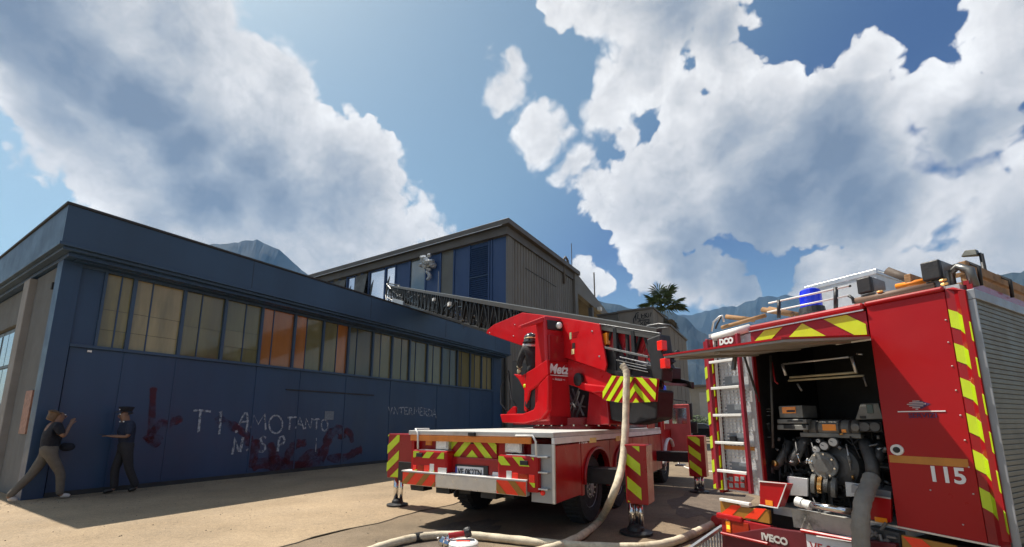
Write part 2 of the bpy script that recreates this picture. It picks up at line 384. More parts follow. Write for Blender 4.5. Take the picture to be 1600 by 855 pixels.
# concrete strip in front of the warehouse, slab by slab as far as the slabs can be told apart
edge = [(-14 + i * .25, 5.3 + .05 * math.sin(i * .9) + random.uniform(-.03, .03)) for i in range(305)]
field('concrete_apron', [(-14, 30)] + edge + [(62, 30)], conc, .004, F)
gr = MB(); rg_ = random.Random(3)
for k in range(1500):
    s_, t_ = rg_.uniform(1.5, 14), rg_.choice((rg_.uniform(.5, 12.3), rg_.uniform(11.6, 12.55))); p = F.w((s_, t_, .004)); r_ = rg_.uniform(.004, .014)
    gr.add([(p.x - r_, p.y, .004), (p.x + r_ * .6, p.y - r_, .004), (p.x + r_ * .4, p.y + r_, .004), (p.x, p.y, .004 + r_)], [(0, 1, 3), (1, 2, 3), (2, 0, 3)])
tag(gr.build('grit', M('loose_grit', (.16, .13, .10), .9, 0, .5, 40)), 'loose grit and crumbs scattered over the yard', 'grit', kind='stuff')
# mended patches in the asphalt
pm = M('asphalt_repair', (.13, .10, .075), .92, 0, .25, 3, .8, 160); fine_grain(pm, .45, 85)
for c_, w_, h_ in (((4.7, 3.9), 1.1, .45), ((9.2, 1.2), 1.6, .7), ((7.2, .2), .9, .6)):
    n_ = 26; tag(MB(F).add([(c_[0] + w_ * math.cos(6.283 * i / n_) * (1 + .18 * math.sin(i * 2.3)), c_[1] + h_ * math.sin(6.283 * i / n_) * (1 + .15 * math.cos(i * 1.7)), .004) for i in range(n_)], [tuple(range(n_))]).build('asphalt_patch', pm), kind='structure')
jn = MB(F)
for i in range(0, 304): a, b = edge[i], edge[i + 1]; jn.add([(a[0], a[1] - .012, .0075), (b[0], b[1] - .012, .0075), (b[0], b[1] + .014, .0075), (a[0], a[1] + .014, .0075)], [(0, 1, 2, 3)])
tag(jn.build('expansion_joint', M('dirty_joint', (.06, .045, .03), .95)), kind='structure')
rock = M('wooded_mountain', (.010, .022, .026), .95, 0, .45, .004, dirt=((.03, .034, .034), .58, .5))
import mathutils.noise as mn
def mountain(name, prof, dist, depth, seed, foot=0.0, rough=.06, big=.12):
    """terrain whose crest line follows the skyline given as photo pixels; the crest lies at distance `dist`, flanks fall to both sides"""
    na = 150; nr = 26; xs = [p[0] for p in prof]; vs = []; fs = []
    for i in range(na):
        x = xs[0] + (xs[-1] - xs[0]) * i / (na - 1)
        k = max(j for j in range(len(prof) - 1) if prof[j][0] <= x + 1e-6); a, b = prof[k], prof[k + 1]; t = (x - a[0]) / (b[0] - a[0]); y = a[1] + (b[1] - a[1]) * t
        u, v = (x - 800) / 673, (545.5 - y) / 673; d = Vector((u, CP - v * SP, SP + v * CP)); h = math.hypot(d.x, d.y)
        H = dist * d.z / h + EYE; dx, dy = d.x / h, d.y / h
        for j in range(nr):
            f = (j / (nr - 1) * 2 - 1); r = dist + f * depth
            sh = (1 - abs(f)) ** 1.15
            w = Vector((dx * r, dy * r, seed * 37.1)); nz = mn.fractal(w / 300, 1.0, 2.1, 6) * H * big * (1 - sh ** 3) * (1 - abs(f)) ** .3
            nz += (mn.fractal(w / 90, .9, 2.1, 4) * H * rough * .55 if f else mn.fractal(w / 70, .9, 2, 4) * H * rough * .22)
            vs.append((dx * r, dy * r, max(-5, H * (sh + .02 * (1 - abs(f))) + nz * (1 if abs(f) < .98 else 0)) - (8 if abs(f) > .98 else 0)))
    for i in range(na - 1):
        for j in range(nr - 1):
            a = i * nr + j; fs.append((a, a + nr, a + nr + 1, a + 1))
    return tag(MB().add(vs, fs).build(name, rock, smooth=False), kind='structure')
mountain('mountain', [(-60, 660), (60, 600), (150, 550), (230, 490), (290, 420), (325, 379), (343, 374), (372, 376), (388, 373), (402, 370), (418, 377), (440, 391), (460, 408), (475, 421), (530, 455), (620, 520), (700, 580), (800, 660)], 2800, 900, 1, rough=.03, big=.06)
mountain('mountain', [(760, 660), (820, 600), (900, 525), (1000, 505), (1045, 492), (1066, 492), (1084, 488), (1108, 484), (1132, 478), (1150, 477), (1166, 472), (1182, 465), (1195, 460), (1212, 458), (1228, 457), (1245, 460), (1290, 476), (1360, 470), (1440, 490), (1560, 520), (1700, 600), (1800, 660)], 4200, 1000, 2, rough=.04)
mountain('mountain', [(660, 660), (720, 600), (780, 540), (860, 480), (900, 464), (935, 470), (966, 476), (990, 482), (1020, 480), (1052, 487), (1075, 500), (1090, 515), (1120, 528), (1160, 540), (1230, 560), (1330, 590), (1440, 640), (1500, 660)], 2400, 700, 3)
mountain('mountain', [(1300, 660), (1400, 560), (1460, 500), (1500, 462), (1535, 442), (1552, 431), (1575, 426), (1600, 418), (1650, 396), (1720, 400), (1800, 380), (1900, 390), (2100, 420), (2500, 500), (3200, 660)], 2600, 850, 4)
mountain('hill', [(780, 640), (860, 610), (930, 590), (990, 585), (1040, 585), (1080, 600), (1120, 618), (1200, 628), (1300, 640), (1420, 650)], 1200, 340, 5, rough=.03)
hz_ = MB().box((-5700, -5700, -8.5), (5700, 5700, 1290))
hm = bpy.data.materials.new('haze'); hm.use_nodes = True; hn = hm.node_tree; hn.nodes.clear()
ho = hn.nodes.new('ShaderNodeOutputMaterial'); pv = hn.nodes.new('ShaderNodeVolumePrincipled')
pv.inputs['Color'].default_value = (.26, .54, 1.0, 1); pv.inputs['Density'].default_value = 0.8e-4; pv.inputs['Anisotropy'].default_value = .1
hn.links.new(pv.outputs[0], ho.inputs['Volume'])
haze = hz_.build('haze', hm); tag(haze, 'pale blue summer haze lying over the valley', 'haze', kind='stuff')

# ================================================================== WAREHOUSE
wblue = M('blue_sheet_cladding', (.018, .050, .112), .42, 0, .22, .8, .5, 5, 0, dirt=((.03, .035, .05), .56, .45), streak=True)
wblue2 = M('blue_painted_fascia', (.028, .062, .118), .45, 0, .18, .6, .3, 5, 0, dirt=((.035, .045, .06), .58, .4), streak=True)
wgrey = M('grey_blue_render', (.09, .12, .15), .7, 0, .14, 1, .2, 30, 0, dirt=((.09, .10, .11), .55, .4), streak=True)
concw = M('bare_concrete_wall', (.125, .13, .13), .85, 0, .16, 1.5, .4, 40, 0, dirt=((.12, .11, .10), .55, .5), streak=True)
roofm = M('bitumen_roof', (.03, .032, .035), .8, 0, .2, 2, .3, 40)
def glassy(name, col, rough=.13, dirtc=(.10, .09, .05)):
    return M(name, col, rough, 0, .28, 2.5, .12, 5, .5, dirt=(dirtc, .5, .55), streak=True)
yel = [glassy('yellowed_glazing', (.25, .215, .085)), glassy('pale_yellowed_glazing', (.30, .25, .125)), glassy('olive_glazing', (.14, .13, .055)), glassy('dark_olive_glazing', (.07, .07, .04))]
orn = glassy('orange_glazing', (.32, .125, .03), .14, (.16, .07, .02))
T0 = 12.6; S0, S1 = 2.45, 19.55
wh = thing('warehouse', F.w((S0, T0, 0)), 'long low blue metal warehouse with a strip of yellowed windows and graffiti', 'warehouse')
MB(F).box((S0 + .3, T0 + .25, 0), (S1 - .05, 34, 5.0)).build('wall', concw, wh)
# lower cladding: tall sheets between the window posts
posts = [3.17, 3.69, 4.7, 5.67, 6.66, 7.68, 8.68, 9.68, 10.75, 11.7, 12.65, 13.7, 14.65, 15.75, 16.75, 17.7, 18.65]
cuts = [S0 + .32] + [3.69] + [4.7, 6.66, 8.0, 9.68, 11.7, 14.38, 16.75, 18.65, S1]
for a, b in zip(cuts[:-1], cuts[1:]):
    MB(F).box((a + .006, T0 - .0 + random.uniform(0, .006), .03), (b - .006, T0 + .12, 3.06)).build('cladding_panel', wblue, wh, bevel=.006)
    # pressed ribs
    rb = MB(F); n = max(1, int((b - a) / .33))
    for k in range(1, n): x = a + (b - a) * k / n; rb.box((x - .007, T0 - .008, .06), (x + .007, T0 + .01, 3.03))
    MB(F).box((b - .02, T0 - .012, .05), (b + .02, T0 + .006, 3.05)).build('seam_strip', wblue, wh)
MB(F).box((S0 - .0, T0 - .04, 0), (S0 + .31, T0 + .35, 4.9)).build('corner_pillar', wblue, wh, bevel=.01)
MB(F).box((18.72, T0 - .03, 0), (19.0, T0 + .2, 4.9)).build('end_pillar', wblue, wh, bevel=.01)
MB(F).box((19.02, T0 + .01, 0), (S1, T0 + .2, 4.9)).build('end_wall', wblue2, wh)
MB(F).box((S0 + .32, T0 - .03, .0), (18.7, T0 - .001, .10)).build('plinth', M('dark_plinth', (.035, .035, .035), .9, 0, .3, 3), wh)  # plain dark strip along the foot of the wall
MB(F).box((S0 + .31, T0 - .05, 3.06), (18.72, T0 + .12, 3.13)).build('window_sill', wblue2, wh, bevel=.008)
MB(F).box((S0 + .31, T0 - .02, 4.80), (18.72, T0 + .12, 4.86)).build('window_head', wblue2, wh)
dk = MB(F).box((S0 + .32, T0 + .20, 3.1), (18.72, T0 + .24, 4.85)); dk.build('window_backing', black, wh)
MB(F).box((2.77, T0 + .02, 3.13), (3.14, T0 + .1, 4.80)).build('cladding_panel', wblue, wh)
kinds = [0, 1, 2, 2, 'o', 'oy', 'yo', 3, 2, 2, 2, 2, 3, 2, 2, 2]
for i, (a, b) in enumerate(zip(posts[:-1], posts[1:])):
    win = MB(F).box((b - .035, T0 - .02, 3.13), (b + .035, T0 + .1, 4.80)).build('window_post', wblue2, wh)
    if i == 0: MB(F).box((a - .03, T0 - .02, 3.13), (a + .02, T0 + .1, 4.80)).build('window_post', wblue2, wh)
    m_ = a + (b - a) * (.55 if i % 3 == 0 else .35 if i % 3 == 1 else .42)
    kd = kinds[i]
    MB(F).box((m_ - .012, T0 + .035, 3.13), (m_ + .012, T0 + .08, 4.80)).build('glazing_bar', wblue, win)
    for q, (c, d) in enumerate(((a + .03, m_ - .012), (m_ + .012, b - .035))):
        if kd == 'o': mt = orn
        elif kd == 'oy': mt = orn if q == 0 else yel[2]
        elif kd == 'yo': mt = yel[2] if q == 0 else orn
        else: mt = yel[kd]
        zs = [3.13, 3.52, 3.98, 4.80] if i < 4 and i != 2 else [3.13, 4.8] if i > 3 else [3.13, 3.9, 4.8]
        for z0, z1 in zip(zs[:-1], zs[1:]):
            tl = random.uniform(-.008, .008)
            MB(F).hexa([(c, T0 + .055, z0 + .004), (d, T0 + .055 + tl, z0 + .004), (d, T0 + .061 + tl, z0 + .004), (c, T0 + .061, z0 + .004)],
                       [(c, T0 + .055 - tl, z1 - .004), (d, T0 + .055, z1 - .004), (d, T0 + .061, z1 - .004), (c, T0 + .061 - tl, z1 - .004)]).build('pane', mt, win)
# fascia band, gutter mouldings and roof cap round two sides
TF = 12.05; SF = 2.28
def band(name, z0, z1, dt, mat, th=.10, side=True, part=None):
    MB(F).box((SF + dt, TF + dt, z0), (S1 + .02 - dt, TF + dt + th, z1)).build(name, mat, wh, bevel=.006)
    if side: MB(F).box((SF + dt, TF + dt + th + .002, z0), (SF + dt + th, 33.9, z1)).build(name, mat, wh, bevel=.006)
band('fascia', 5.10, 5.90, .0, wblue2)
band('roof_cap', 5.903, 5.955, -.03, roofm, .18)
band('gutter', 5.03, 5.098, -.035, wblue2, .14)
band('gutter_moulding', 4.965, 5.028, .04, wblue2, .14)
band('soffit_moulding', 4.88, 4.962, .16, wblue, .14)
band('soffit_board', 4.862, 4.935, .31, wblue, .3)
MB(F).box((SF + .1, TF + .12, 5.0), (S1 - .1, 33.8, 5.12)).build('roof', roofm, wh)
for x in (6.0, 10.1, 14.2, 18.1): MB(F).box((x - .004, TF - .004, 5.12), (x + .004, TF + .01, 5.89)).build('fascia_joint', roofm, wh)
# short side: concrete column, door bay with glazed gate
MB(F).box((S0 + .06, 13.0, 0), (S0 + .4, 14.75, 4.86)).build('concrete_column', concw, wh, bevel=.015)
MB(F).box((S0 - .06, 14.76, 0), (S0 + .35, 15.25, 4.84)).build('concrete_column', M('pale_concrete', (.26, .25, .24), .8, 0, .15, 2, .3, 40), wh, bevel=.015)
MB(F).box((S0 + .12, 15.26, 3.95), (S0 + .35, 34, 4.84)).build('lintel', concw, wh)
gm = M('grey_blue_door', (.10, .135, .165), .5, 0, .12, 2)
for k in range(9):
    a = 15.3 + k * 1.35; gt = MB(F).box((S0 + .2, a + .03, .05), (S0 + .26, a + 1.32, 3.92)).build('door_leaf', gm, wh, bevel=.008)
    for z0, z1 in ((1.95, 2.85), (2.95, 3.8)):
        for b in (0, 1): MB(F).box((S0 + .185, a + .10 + b * .6, z0), (S0 + .198, a + .64 + b * .6, z1)).build('pane', M('sky_glass', (.14, .20, .25), .12, 0, .1, 1, 0, 30, .8), gt)
    for z in (.9, 1.88, 2.88): MB(F).box((S0 + .175, a + .04, z), (S0 + .2, a + 1.31, z + .05)).build('door_rail', gm, gt)
MB(F).box((S0 + .03, 13.25, 1.25), (S0 + .06, 13.75, 2.15)).build('wall_poster', M('faded_poster', (.33, .17, .12), .6, 0, .4, 12), wh)
MB(F).box((S0 - .015, 13.02, 4.3), (S0 + .06, 13.1, 4.45)).build('wall_lamp', roofm, wh)
# sliding rail and small fixings
MB(F).box((7.55, T0 - .03, 2.44), (10.9, T0 - .002, 2.475)).build('door_rail', roofm, wh)
MB(F).box((3.05, T0 - .03, 2.98), (3.12, T0 - .004, 3.02)).build('wall_lamp', whitep, wh)
# paint strokes
grw = M('white_spray_paint', (.36, .40, .45), .8, 0, .30, 30); grr = M('red_spray_paint', (.105, .014, .018), .8, 0, .35, 5, dirt=((.05, .03, .06), .5, .8))
def patchy(m, lo, hi, sc):
    n = m.node_tree; b = n.nodes['Principled BSDF']; q = NG(n); t = n.nodes.new('ShaderNodeTexCoord')
    n.links.new(q.ramp(q.noise(t.outputs['Object'], sc, 6, .7), .36, .58, lo, hi), b.inputs['Alpha'])
patchy(grw, .15, .95, 14); patchy(grr, .04, .60, 2.6)
def zp(z, x0, y0, k): return [F.at(x0 + a / k, y0 + b / k, 1, T0 - .009) for a, b in z]
def smooth2(P, m=5):
    if len(P) < 3: return [(P[0][0] + (P[1][0] - P[0][0]) * k / 4, P[0][1] + (P[1][1] - P[0][1]) * k / 4) for k in range(5)]
    out = []
    for i in range(len(P) - 1):
        p0, p1, p2, p3 = P[max(i - 1, 0)], P[i], P[i + 1], P[min(i + 2, len(P) - 1)]
        for k in range(m):
            t = k / m; out.append(tuple(.5 * (2 * p1[j] + (p2[j] - p0[j]) * t + (2 * p0[j] - 5 * p1[j] + 4 * p2[j] - p3[j]) * t * t + (3 * p1[j] - p0[j] - 3 * p2[j] + p3[j]) * t ** 3) for j in (0, 1)))
    return out + [P[-1]]
def strokes(name, sets, w, mat, x0=280, y0=600, k=3.81, off=.002):
    mb = MB(F)
    for s_ in sets:
        big = w > .1; w = w * 1.35 if big else w; P = smooth2(s_) if big else s_
        ww = [w * random.uniform(.7, 1.25) for _ in P] if big else w
        if big: ww[0] = ww[-1] = w * .35
        ribbon(mb, zp(P, x0, y0, k), ww, 1, -1, off)
    return mb.build(name, mat, wh)
def oval(cx, cy, rx, ry, a0=0, a1=360, n=18): return [(cx + rx * math.cos(R(a0 + (a1 - a0) * i / n)), cy + ry * math.sin(R(a0 + (a1 - a0) * i / n))) for i in range(n + 1)]
strokes('graffiti_letter', [[(85, 158), (120, 157), (188, 164)], [(127, 160), (121, 220), (114, 290)]], .055, grw)
strokes('graffiti_letter', [[(240, 172), (250, 162), (245, 220), (238, 300)]], .055, grw)
strokes('graffiti_letter', [[(356, 245), (375, 200), (392, 172), (404, 172), (408, 220), (398, 290)], [(362, 228), (406, 222)]], .05, grw)
strokes('graffiti_letter', [[(430, 262), (445, 182), (470, 240), (508, 178), (515, 275)]], .05, grw)
strokes('graffiti_letter', [oval(575, 241, 40, 53)], .05, grw)
strokes('graffiti_letter', [[(645, 200), (700, 197)], [(662, 200), (655, 272)]], .05, grw)
strokes('graffiti_letter', [[(693, 265), (718, 200), (742, 270)], [(702, 240), (734, 242)]], .05, grw)
strokes('graffiti_letter', [[(750, 268), (755, 205), (782, 268), (790, 205)]], .05, grw)
strokes('graffiti_letter', [[(798, 212), (838, 208)], [(818, 211), (816, 270)]], .05, grw)
strokes('graffiti_letter', [oval(865, 246, 19, 34)], .05, grw)
strokes('graffiti_letter', [[(316, 420), (332, 322), (352, 400), (362, 405), (380, 318)]], .07, grw)
strokes('graffiti_dot', [[(404, 388), (408, 398)]], .07, grw); strokes('graffiti_dot', [[(338, 276), (342, 290)]], .07, grw)
strokes('graffiti_letter', [[(516, 322), (500, 314), (484, 326), (492, 350), (510, 366), (512, 388), (496, 404), (474, 402)]], .06, grw)
strokes('graffiti_letter', [[(586, 402), (596, 318), (618, 312), (628, 332), (618, 356), (594, 360)]], .07, grw)
strokes('graffiti_letter', [[(816, 322), (812, 405)]], .03, grw)
sm = [[[(1245, 135), (1256, 178), (1268, 140)]], [[(1278, 180), (1282, 138), (1300, 180), (1306, 138)]], [[(1308, 142), (1338, 140)], [(1323, 142), (1321, 180)]], [[(1362, 140), (1342, 140), (1342, 180), (1362, 180)], [(1342, 160), (1356, 160)]],
      [[(1368, 182), (1370, 142), (1384, 146), (1384, 160), (1370, 163), (1388, 184)]], [[(1398, 180), (1402, 138), (1412, 165), (1424, 138), (1428, 184)]], [[(1452, 142), (1434, 142), (1434, 186), (1452, 188)], [(1434, 164), (1448, 164)]],
      [[(1458, 190), (1459, 146), (1474, 150), (1474, 164), (1460, 168), (1478, 192)]], [[(1484, 150), (1484, 194), (1502, 186), (1504, 160), (1484, 150)]], [[(1506, 198), (1518, 150), (1530, 204)], [(1510, 180), (1526, 182)]]]
for s_ in sm: strokes('graffiti_letter', s_, .045, grw)
for s_, w_ in (([(-152, 20), (-158, 100), (-165, 330)], .12), ([(-190, 350), (-120, 240), (-60, 235), (20, 200)], .14), ([(-150, 300), (-160, 340), (-180, 360)], .25), ([(215, 200), (300, 240), (360, 275), (405, 310), (412, 370)], .16),
               ([(455, 330), (450, 400), (430, 500)], .20), ([(540, 350), (560, 420), (575, 520)], .22), ([(620, 500), (660, 400), (700, 358), (760, 352)], .18), ([(690, 520), (780, 420), (840, 410)], .24),
               ([(830, 470), (870, 380), (900, 300), (960, 268), (970, 330)], .24), ([(985, 270), (1020, 300), (1030, 350)], .16), ([(430, 480), (560, 470), (700, 500), (860, 470)], .30), ([(880, 440), (980, 440), (1060, 400), (1090, 390)], .2)):
    strokes('graffiti_swirl', [s_], w_, grr, off=.0005)
c = F.at(280 + 893 / 3.81, 600 + 188 / 3.81, 1, T0 - .01); MB(F).box((c[0] - .17, T0 - .014, c[2] - .14), (c[0] + .17, T0 - .009, c[2] + .14)).build('paper_notice', M('faded_paper', (.16, .19, .22), .7, 0, .35, 25), wh)
# ================================================================== TALL HALL
HT = 12.5; HS = 19.98; HTOP = 13.0
hallgrey = M('grey_trapezoid_sheet', (.16, .148, .13), .6, .1, .14, .5, .15, 12, 0, dirt=((.07, .06, .055), .53, .55), streak=True)
hblue = M('blue_hall_panel', (.018, .055, .16), .5, 0, .16, .6, .1, 12, 0, dirt=((.02, .03, .06), .55, .6), streak=True)
fasc = M('dark_roof_edge', (.11, .10, .092), .6, .2, .15, .7, .1, 12)
hall = thing('industrial_hall', F.w((HS, HT, 0)), 'tall grey corrugated hall with blue end panels and broken windows', 'hall')
HE = 29.9
MB(F).box((HS + .25, HT + .12, 0), (HE, HT + .3, HTOP - .75)).build('wall', concw, hall)
MB(F).box((HS - .45, HT - .35, HTOP - .32), (HE + .2, 36, HTOP)).build('roof', fasc, hall, bevel=.02)
MB(F).box((HS - .2, HT - .10, HTOP - .82), (HE + .0, 36, HTOP - .34)).build('roof_beam', fasc, hall)
MB(F).box((HS - .47, HT + 0.1, HTOP - .36), (HS - .44, 36, HTOP - .335)).build('roof_edge_trim', alu, hall)
# trapezoid cladding, rib by rib
x = HS + .5
while x < HE - .2:
    MB(F).prism([(x, HT + .1, 4.9), (x + .07, HT, 4.9), (x + .24, HT, 4.9), (x + .31, HT + .1, 4.9)], (0, 0, HTOP - .84 - 4.9)).build('cladding_rib', hallgrey, hall)
    x += .34
MB(F).box((HS + .26, HT + .01, 0), (HE, HT + .11, 4.88)).build('wall', M('lower_hall_wall', (.10, .10, .095), .7, 0, .15, 1, .2, 20), hall)
MB(F).box((HS, HT - .03, 0), (HS + .49, HT + .11, HTOP - .83)).build('corner_flashing', hallgrey, hall, bevel=.01)
# end wall: panels, bays read off the photograph from the corner leftwards: (left x, right x at mid height, kind)
bays = [(768, 793, 'g'), (735, 768, 'p'), (731, 735, 'm'), (708, 731, 'v'), (703, 708, 'v'), (687, 710, 'p'), (664, 687, 'pg'), (640, 664, 'w'), (618, 640, 'p'), (603, 618, 'o'), (580, 601, 'o'), (560, 580, 't'), (545, 560, 'b'), (530, 545, 't'), (505, 530, 'o')]
def ft(x, y=430): return F.at(x, y, 0, HS)[1]
TOPZ = HTOP - .84
bay2 = [(791, 768, 'corner'), (768, 764, 'm'), (764, 733, 'vent'), (733, 709, 'panel'), (709, 688, 'greyover'), (688, 665, 'panel'), (664, 640, 'window'), (640, 618, 'panel'), (617, 602, 'open'), (600, 577, 'open'), (575, 556, 'tilt'), (554, 543, 'open'), (542, 520, 'tilt'), (519, 500, 'open'), (498, 478, 'tilt')]
skyg = M('reflecting_glass', (.80, .84, .88), .05, 1.0, .12, .3, 0, 30, .8)
for xr, xl, kd in bay2:
    a, b = (HT if kd == 'corner' else ft(xr)), ft(xl)
    MB(F).box((HS - .03, b - .05, 5.2), (HS + .12, b + .05, TOPZ)).build('mullion', hblue, hall)
    a += .05; b -= .05
    if b <= a: continue
    z0 = 6.5
    if kd in ('corner', 'panel', 'm'):
        MB(F).box((HS + .02, a, 5.2), (HS + .08, b, TOPZ)).build('blue_panel', hblue, hall, bevel=.01)
    elif kd == 'vent':
        p_ = MB(F).box((HS + .06, a, 5.2), (HS + .1, b, TOPZ)).build('vent_panel', hblue, hall); z = 6.6
        lv = MB(F)
        while z < TOPZ - .15: lv.hexa([(HS + .06, a, z), (HS + .06, b, z), (HS + .06, b, z + .02), (HS + .06, a, z + .02)], [(HS - .02, a, z - .07), (HS - .02, b, z - .07), (HS - .02, b, z - .05), (HS - .02, a, z - .05)]); z += .13
        tag(lv.build('louvres', hblue, p_), kind='stuff')
        for z in (8.1, 10.0): MB(F).box((HS - .035, a, z), (HS + .0, b, z + .05)).build('vent_rail', wblue2, p_)
    elif kd == 'greyover':
        MB(F).box((HS + .02, a, 5.2), (HS + .08, b, 8.75)).build('blue_panel', hblue, hall); MB(F).box((HS + .04, a, 8.8), (HS + .08, b, TOPZ)).build('grey_panel', M('dull_grey_panel', (.13, .13, .115), .6, 0, .12, 1), hall)
    elif kd == 'window':
        w_ = MB(F).box((HS + .0, a, 8.38), (HS + .1, b, 8.48)).build('window_rail', hblue, hall)
        MB(F).hexa([(HS + .05, a, 8.5), (HS + .05, b, 8.5), (HS + .06, b, 8.5), (HS + .06, a, 8.5)], [(HS + .05, a, TOPZ), (HS + .05, b, TOPZ), (HS + .06, b, TOPZ), (HS + .06, a, TOPZ)]).build('pane', M('dim_glass', (.16, .19, .20), .10, .5, .15, .5, 0, 30, .8), w_)
        MB(F).box((HS + .05, a, 6.5), (HS + .06, b, 8.36)).build('pane', M('pale_plastic_sheet', (.42, .47, .42), .4, 0, .15, 2), w_)
    elif kd == 'open':
        MB(F).box((HS + .0, a, 6.2), (HS + .1, b, 6.3)).build('window_rail', hblue, hall)
        MB(F).box((HS + .07, a, 6.31), (HS + .075, b, TOPZ - .11)).build('pane', skyg, hall)
        MB(F).box((HS - .01, a, TOPZ - .1), (HS + .1, b, TOPZ)).build('window_rail', hblue, hall)
        # broken shards left in the frame
        MB(F).prism([(HS + .05, b, 10.9), (HS + .05, b - .35, 11.5), (HS + .05, b - .05, 9.6), (HS + .05, b, 9.2)], (.01, 0, 0)).build('broken_pane', M('sooty_glass', (.03, .035, .035), .3, 0, .3, 3), hall)
        MB(F).prism([(HS + .05, a, 6.3), (HS + .05, a + .5, 6.3), (HS + .05, a + .15, 7.6)], (.01, 0, 0)).build('broken_pane', M('sooty_glass', (.03, .035, .035)), hall)
    else:
        # twisted sheet hanging out of the frame
        mid = (a + b) / 2
        MB(F).hexa([(HS - .5, a + .1, 8.6), (HS - .45, b - .1, 8.3), (HS - .42, b - .1, 8.35), (HS - .47, a + .1, 8.65)], [(HS - .02, a, TOPZ - .1), (HS - .02, b, TOPZ - .1), (HS + .02, b, TOPZ - .1), (HS + .02, a, TOPZ - .1)]).build('bent_panel', M('scorched_panel', (.11, .108, .10), .6, 0, .45, 2), hall)
        MB(F).hexa([(HS - .6, a + .2, 6.6), (HS - .5, b - .3, 6.9), (HS - .47, b - .3, 6.95), (HS - .57, a + .2, 6.65)], [(HS - .1, a + .1, 8.1), (HS - .1, b - .15, 7.8), (HS - .06, b - .15, 7.8), (HS - .06, a + .1, 8.1)]).build('bent_panel', M('scorched_panel', (.14, .13, .11)), hall)
        MB(F).box((HS + .0, mid - .12, 5.2), (HS + .12, mid + .12, TOPZ)).build('mullion', hblue, hall)
        MB(F).box((HS + .07, mid + .14, 6.31), (HS + .075, b, TOPZ)).build('pane', skyg, hall)
        MB(F).box((HS + .3, a, 5.2), (HS + .34, mid + .1, TOPZ)).build('inner_sheet', M('sooty_glass', (.03, .035, .035)), hall)
MB(F).box((HS + .02, HT + .3, 0), (HS + .3, 36, 6.2)).build('wall', concw, hall)
MB(F).box((HE - .3, 34, 0), (HE, 36, HTOP - .83)).build('wall', concw, hall)
# torn foil lump hanging from the window
fl = MB(F); rc = F.at(666, 408, 0, HS - .3)
for k in range(26): fl.ball((rc[0] + random.uniform(-.2, .2), rc[1] + random.uniform(-.5, .5), rc[2] + random.uniform(-.35, .35)), random.uniform(.1, .28), (1, 1, random.uniform(.5, 1)), 6)
for k in range(8): fl.ball((rc[0] + .1, rc[1] - .15 + random.uniform(-.15, .15), rc[2] - .5 - k * .1), .13, (1, 1, .8), 6)
fl.build('torn_foil', M('crumpled_foil', (.55, .57, .60), .35, .5, .4, 5), hall)
# pipe, streaks, lightning rods along the side roof edge
MB(F).tube([(27.6, HT - .1, 11.4), (27.6, HT - .1, 13.25), (27.9, HT - .1, 13.5), (28.3, HT - .1, 13.35), (28.4, HT - .1, 13.0)], .09, 8).build('vent_pipe', fasc, hall, smooth=True)
MB(F).cyl((29.3, HT, 13), (29.3, HT, 15.1), .03, 6).build('lightning_rod', fasc, hall)
MB(F).box((29.35, HT - .2, 4), (29.9, HT, 12.7)).build('downpipe_box', hallgrey, hall, bevel=.02)
MB(F).box((22, HT - .02, 10.8), (26.4, HT - .005, 10.84)).build('cable_run', roofm, hall)
# lower wing whose roof falls away behind the hall
wing = thing('loading_canopy', F.w((34, HT, 0)), 'dark open canopy wing behind the corrugated hall with a falling roof line', 'canopy')
MB(F).prism([(HE + .25, HT, 13.0), (37.5, HT, 11.3), (37.5, HT, 10.75), (HE + .25, HT, 11.4)], (0, .4, 0)).build('fascia', hallgrey, wing)
MB(F).prism([(HE + .25, HT + .42, 12.9), (37.5, HT + .42, 11.2), (37.5, HT + .42, 11.0), (HE + .25, HT + .42, 12.7)], (0, 10, 0)).build('roof', fasc, wing)
MB(F).box((HE + .25, HT + 4, 0), (37.5, HT + 4.2, 11.2)).build('wall', M('shaded_interior', (.02, .02, .022), .9), wing)  # near-black wall colour carries the shade inside the open canopy
for x in (33.5, 37.2): MB(F).box((x, HT + .05, 0), (x + .35, HT + .4, 11.0)).build('column', concw, wing)
MB(F).cyl((34.6, HT + .2, 12), (34.6, HT + .2, 14.4), .06, 6).build('lightning_rod', fasc, wing)
MB(F).box((34.4, HT - .35, 10.9), (34.8, HT - .05, 11.2)).build('flood_lamp', whitep, wing)
# ================================================================== FLAT BLOCKS behind the ladder truck
boxm = M('weathered_fibre_cement', (.20, .18, .155), .85, 0, .15, .8, .2, 20, 0, dirt=((.12, .105, .09), .56, .5), streak=True)
boxd = M('dark_fibre_cement', (.13, .12, .105), .85, 0, .15, .8, .2, 20, 0, dirt=((.08, .07, .06), .56, .5), streak=True)
def block(name, label, S, xl, xr, ytop, depth, mat, z=None):
    a = F.at(xr, ytop, 0, S); b = F.at(xl, ytop, 0, S); t = thing(name, F.w((S, (a[1] + b[1]) / 2, 0)), label, 'building', 'flat roofed annexe blocks')
    MB(F).box((S, a[1], 0), (S + depth, b[1], a[2])).build('wall', mat, t); MB(F).box((S - .08, a[1] - .08, a[2] + .002), (S + depth + .08, b[1] + .08, a[2] + .12)).build('roof_edge', fasc, t)
    n = max(2, int((b[1] - a[1]) / 1.2))
    for k in range(1, n): x = a[1] + (b[1] - a[1]) * k / n; MB(F).box((S - .012, x - .015, .1), (S - .002, x + .015, a[2] - .05)).build('cladding_joint', boxd, t)
    for k in range(1, int(depth / 1.2)): MB(F).box((S + k * 1.2 - .015, a[1] - .012, .1), (S + k * 1.2 + .015, a[1] - .002, a[2] - .05)).build('cladding_joint', boxd, t)
    return t, a, b
b1, a1, _ = block('annexe_block', 'flat roofed grey block with black scrawled graffiti in front of the palm', 28, 966, 1020, 482, 3, boxm)
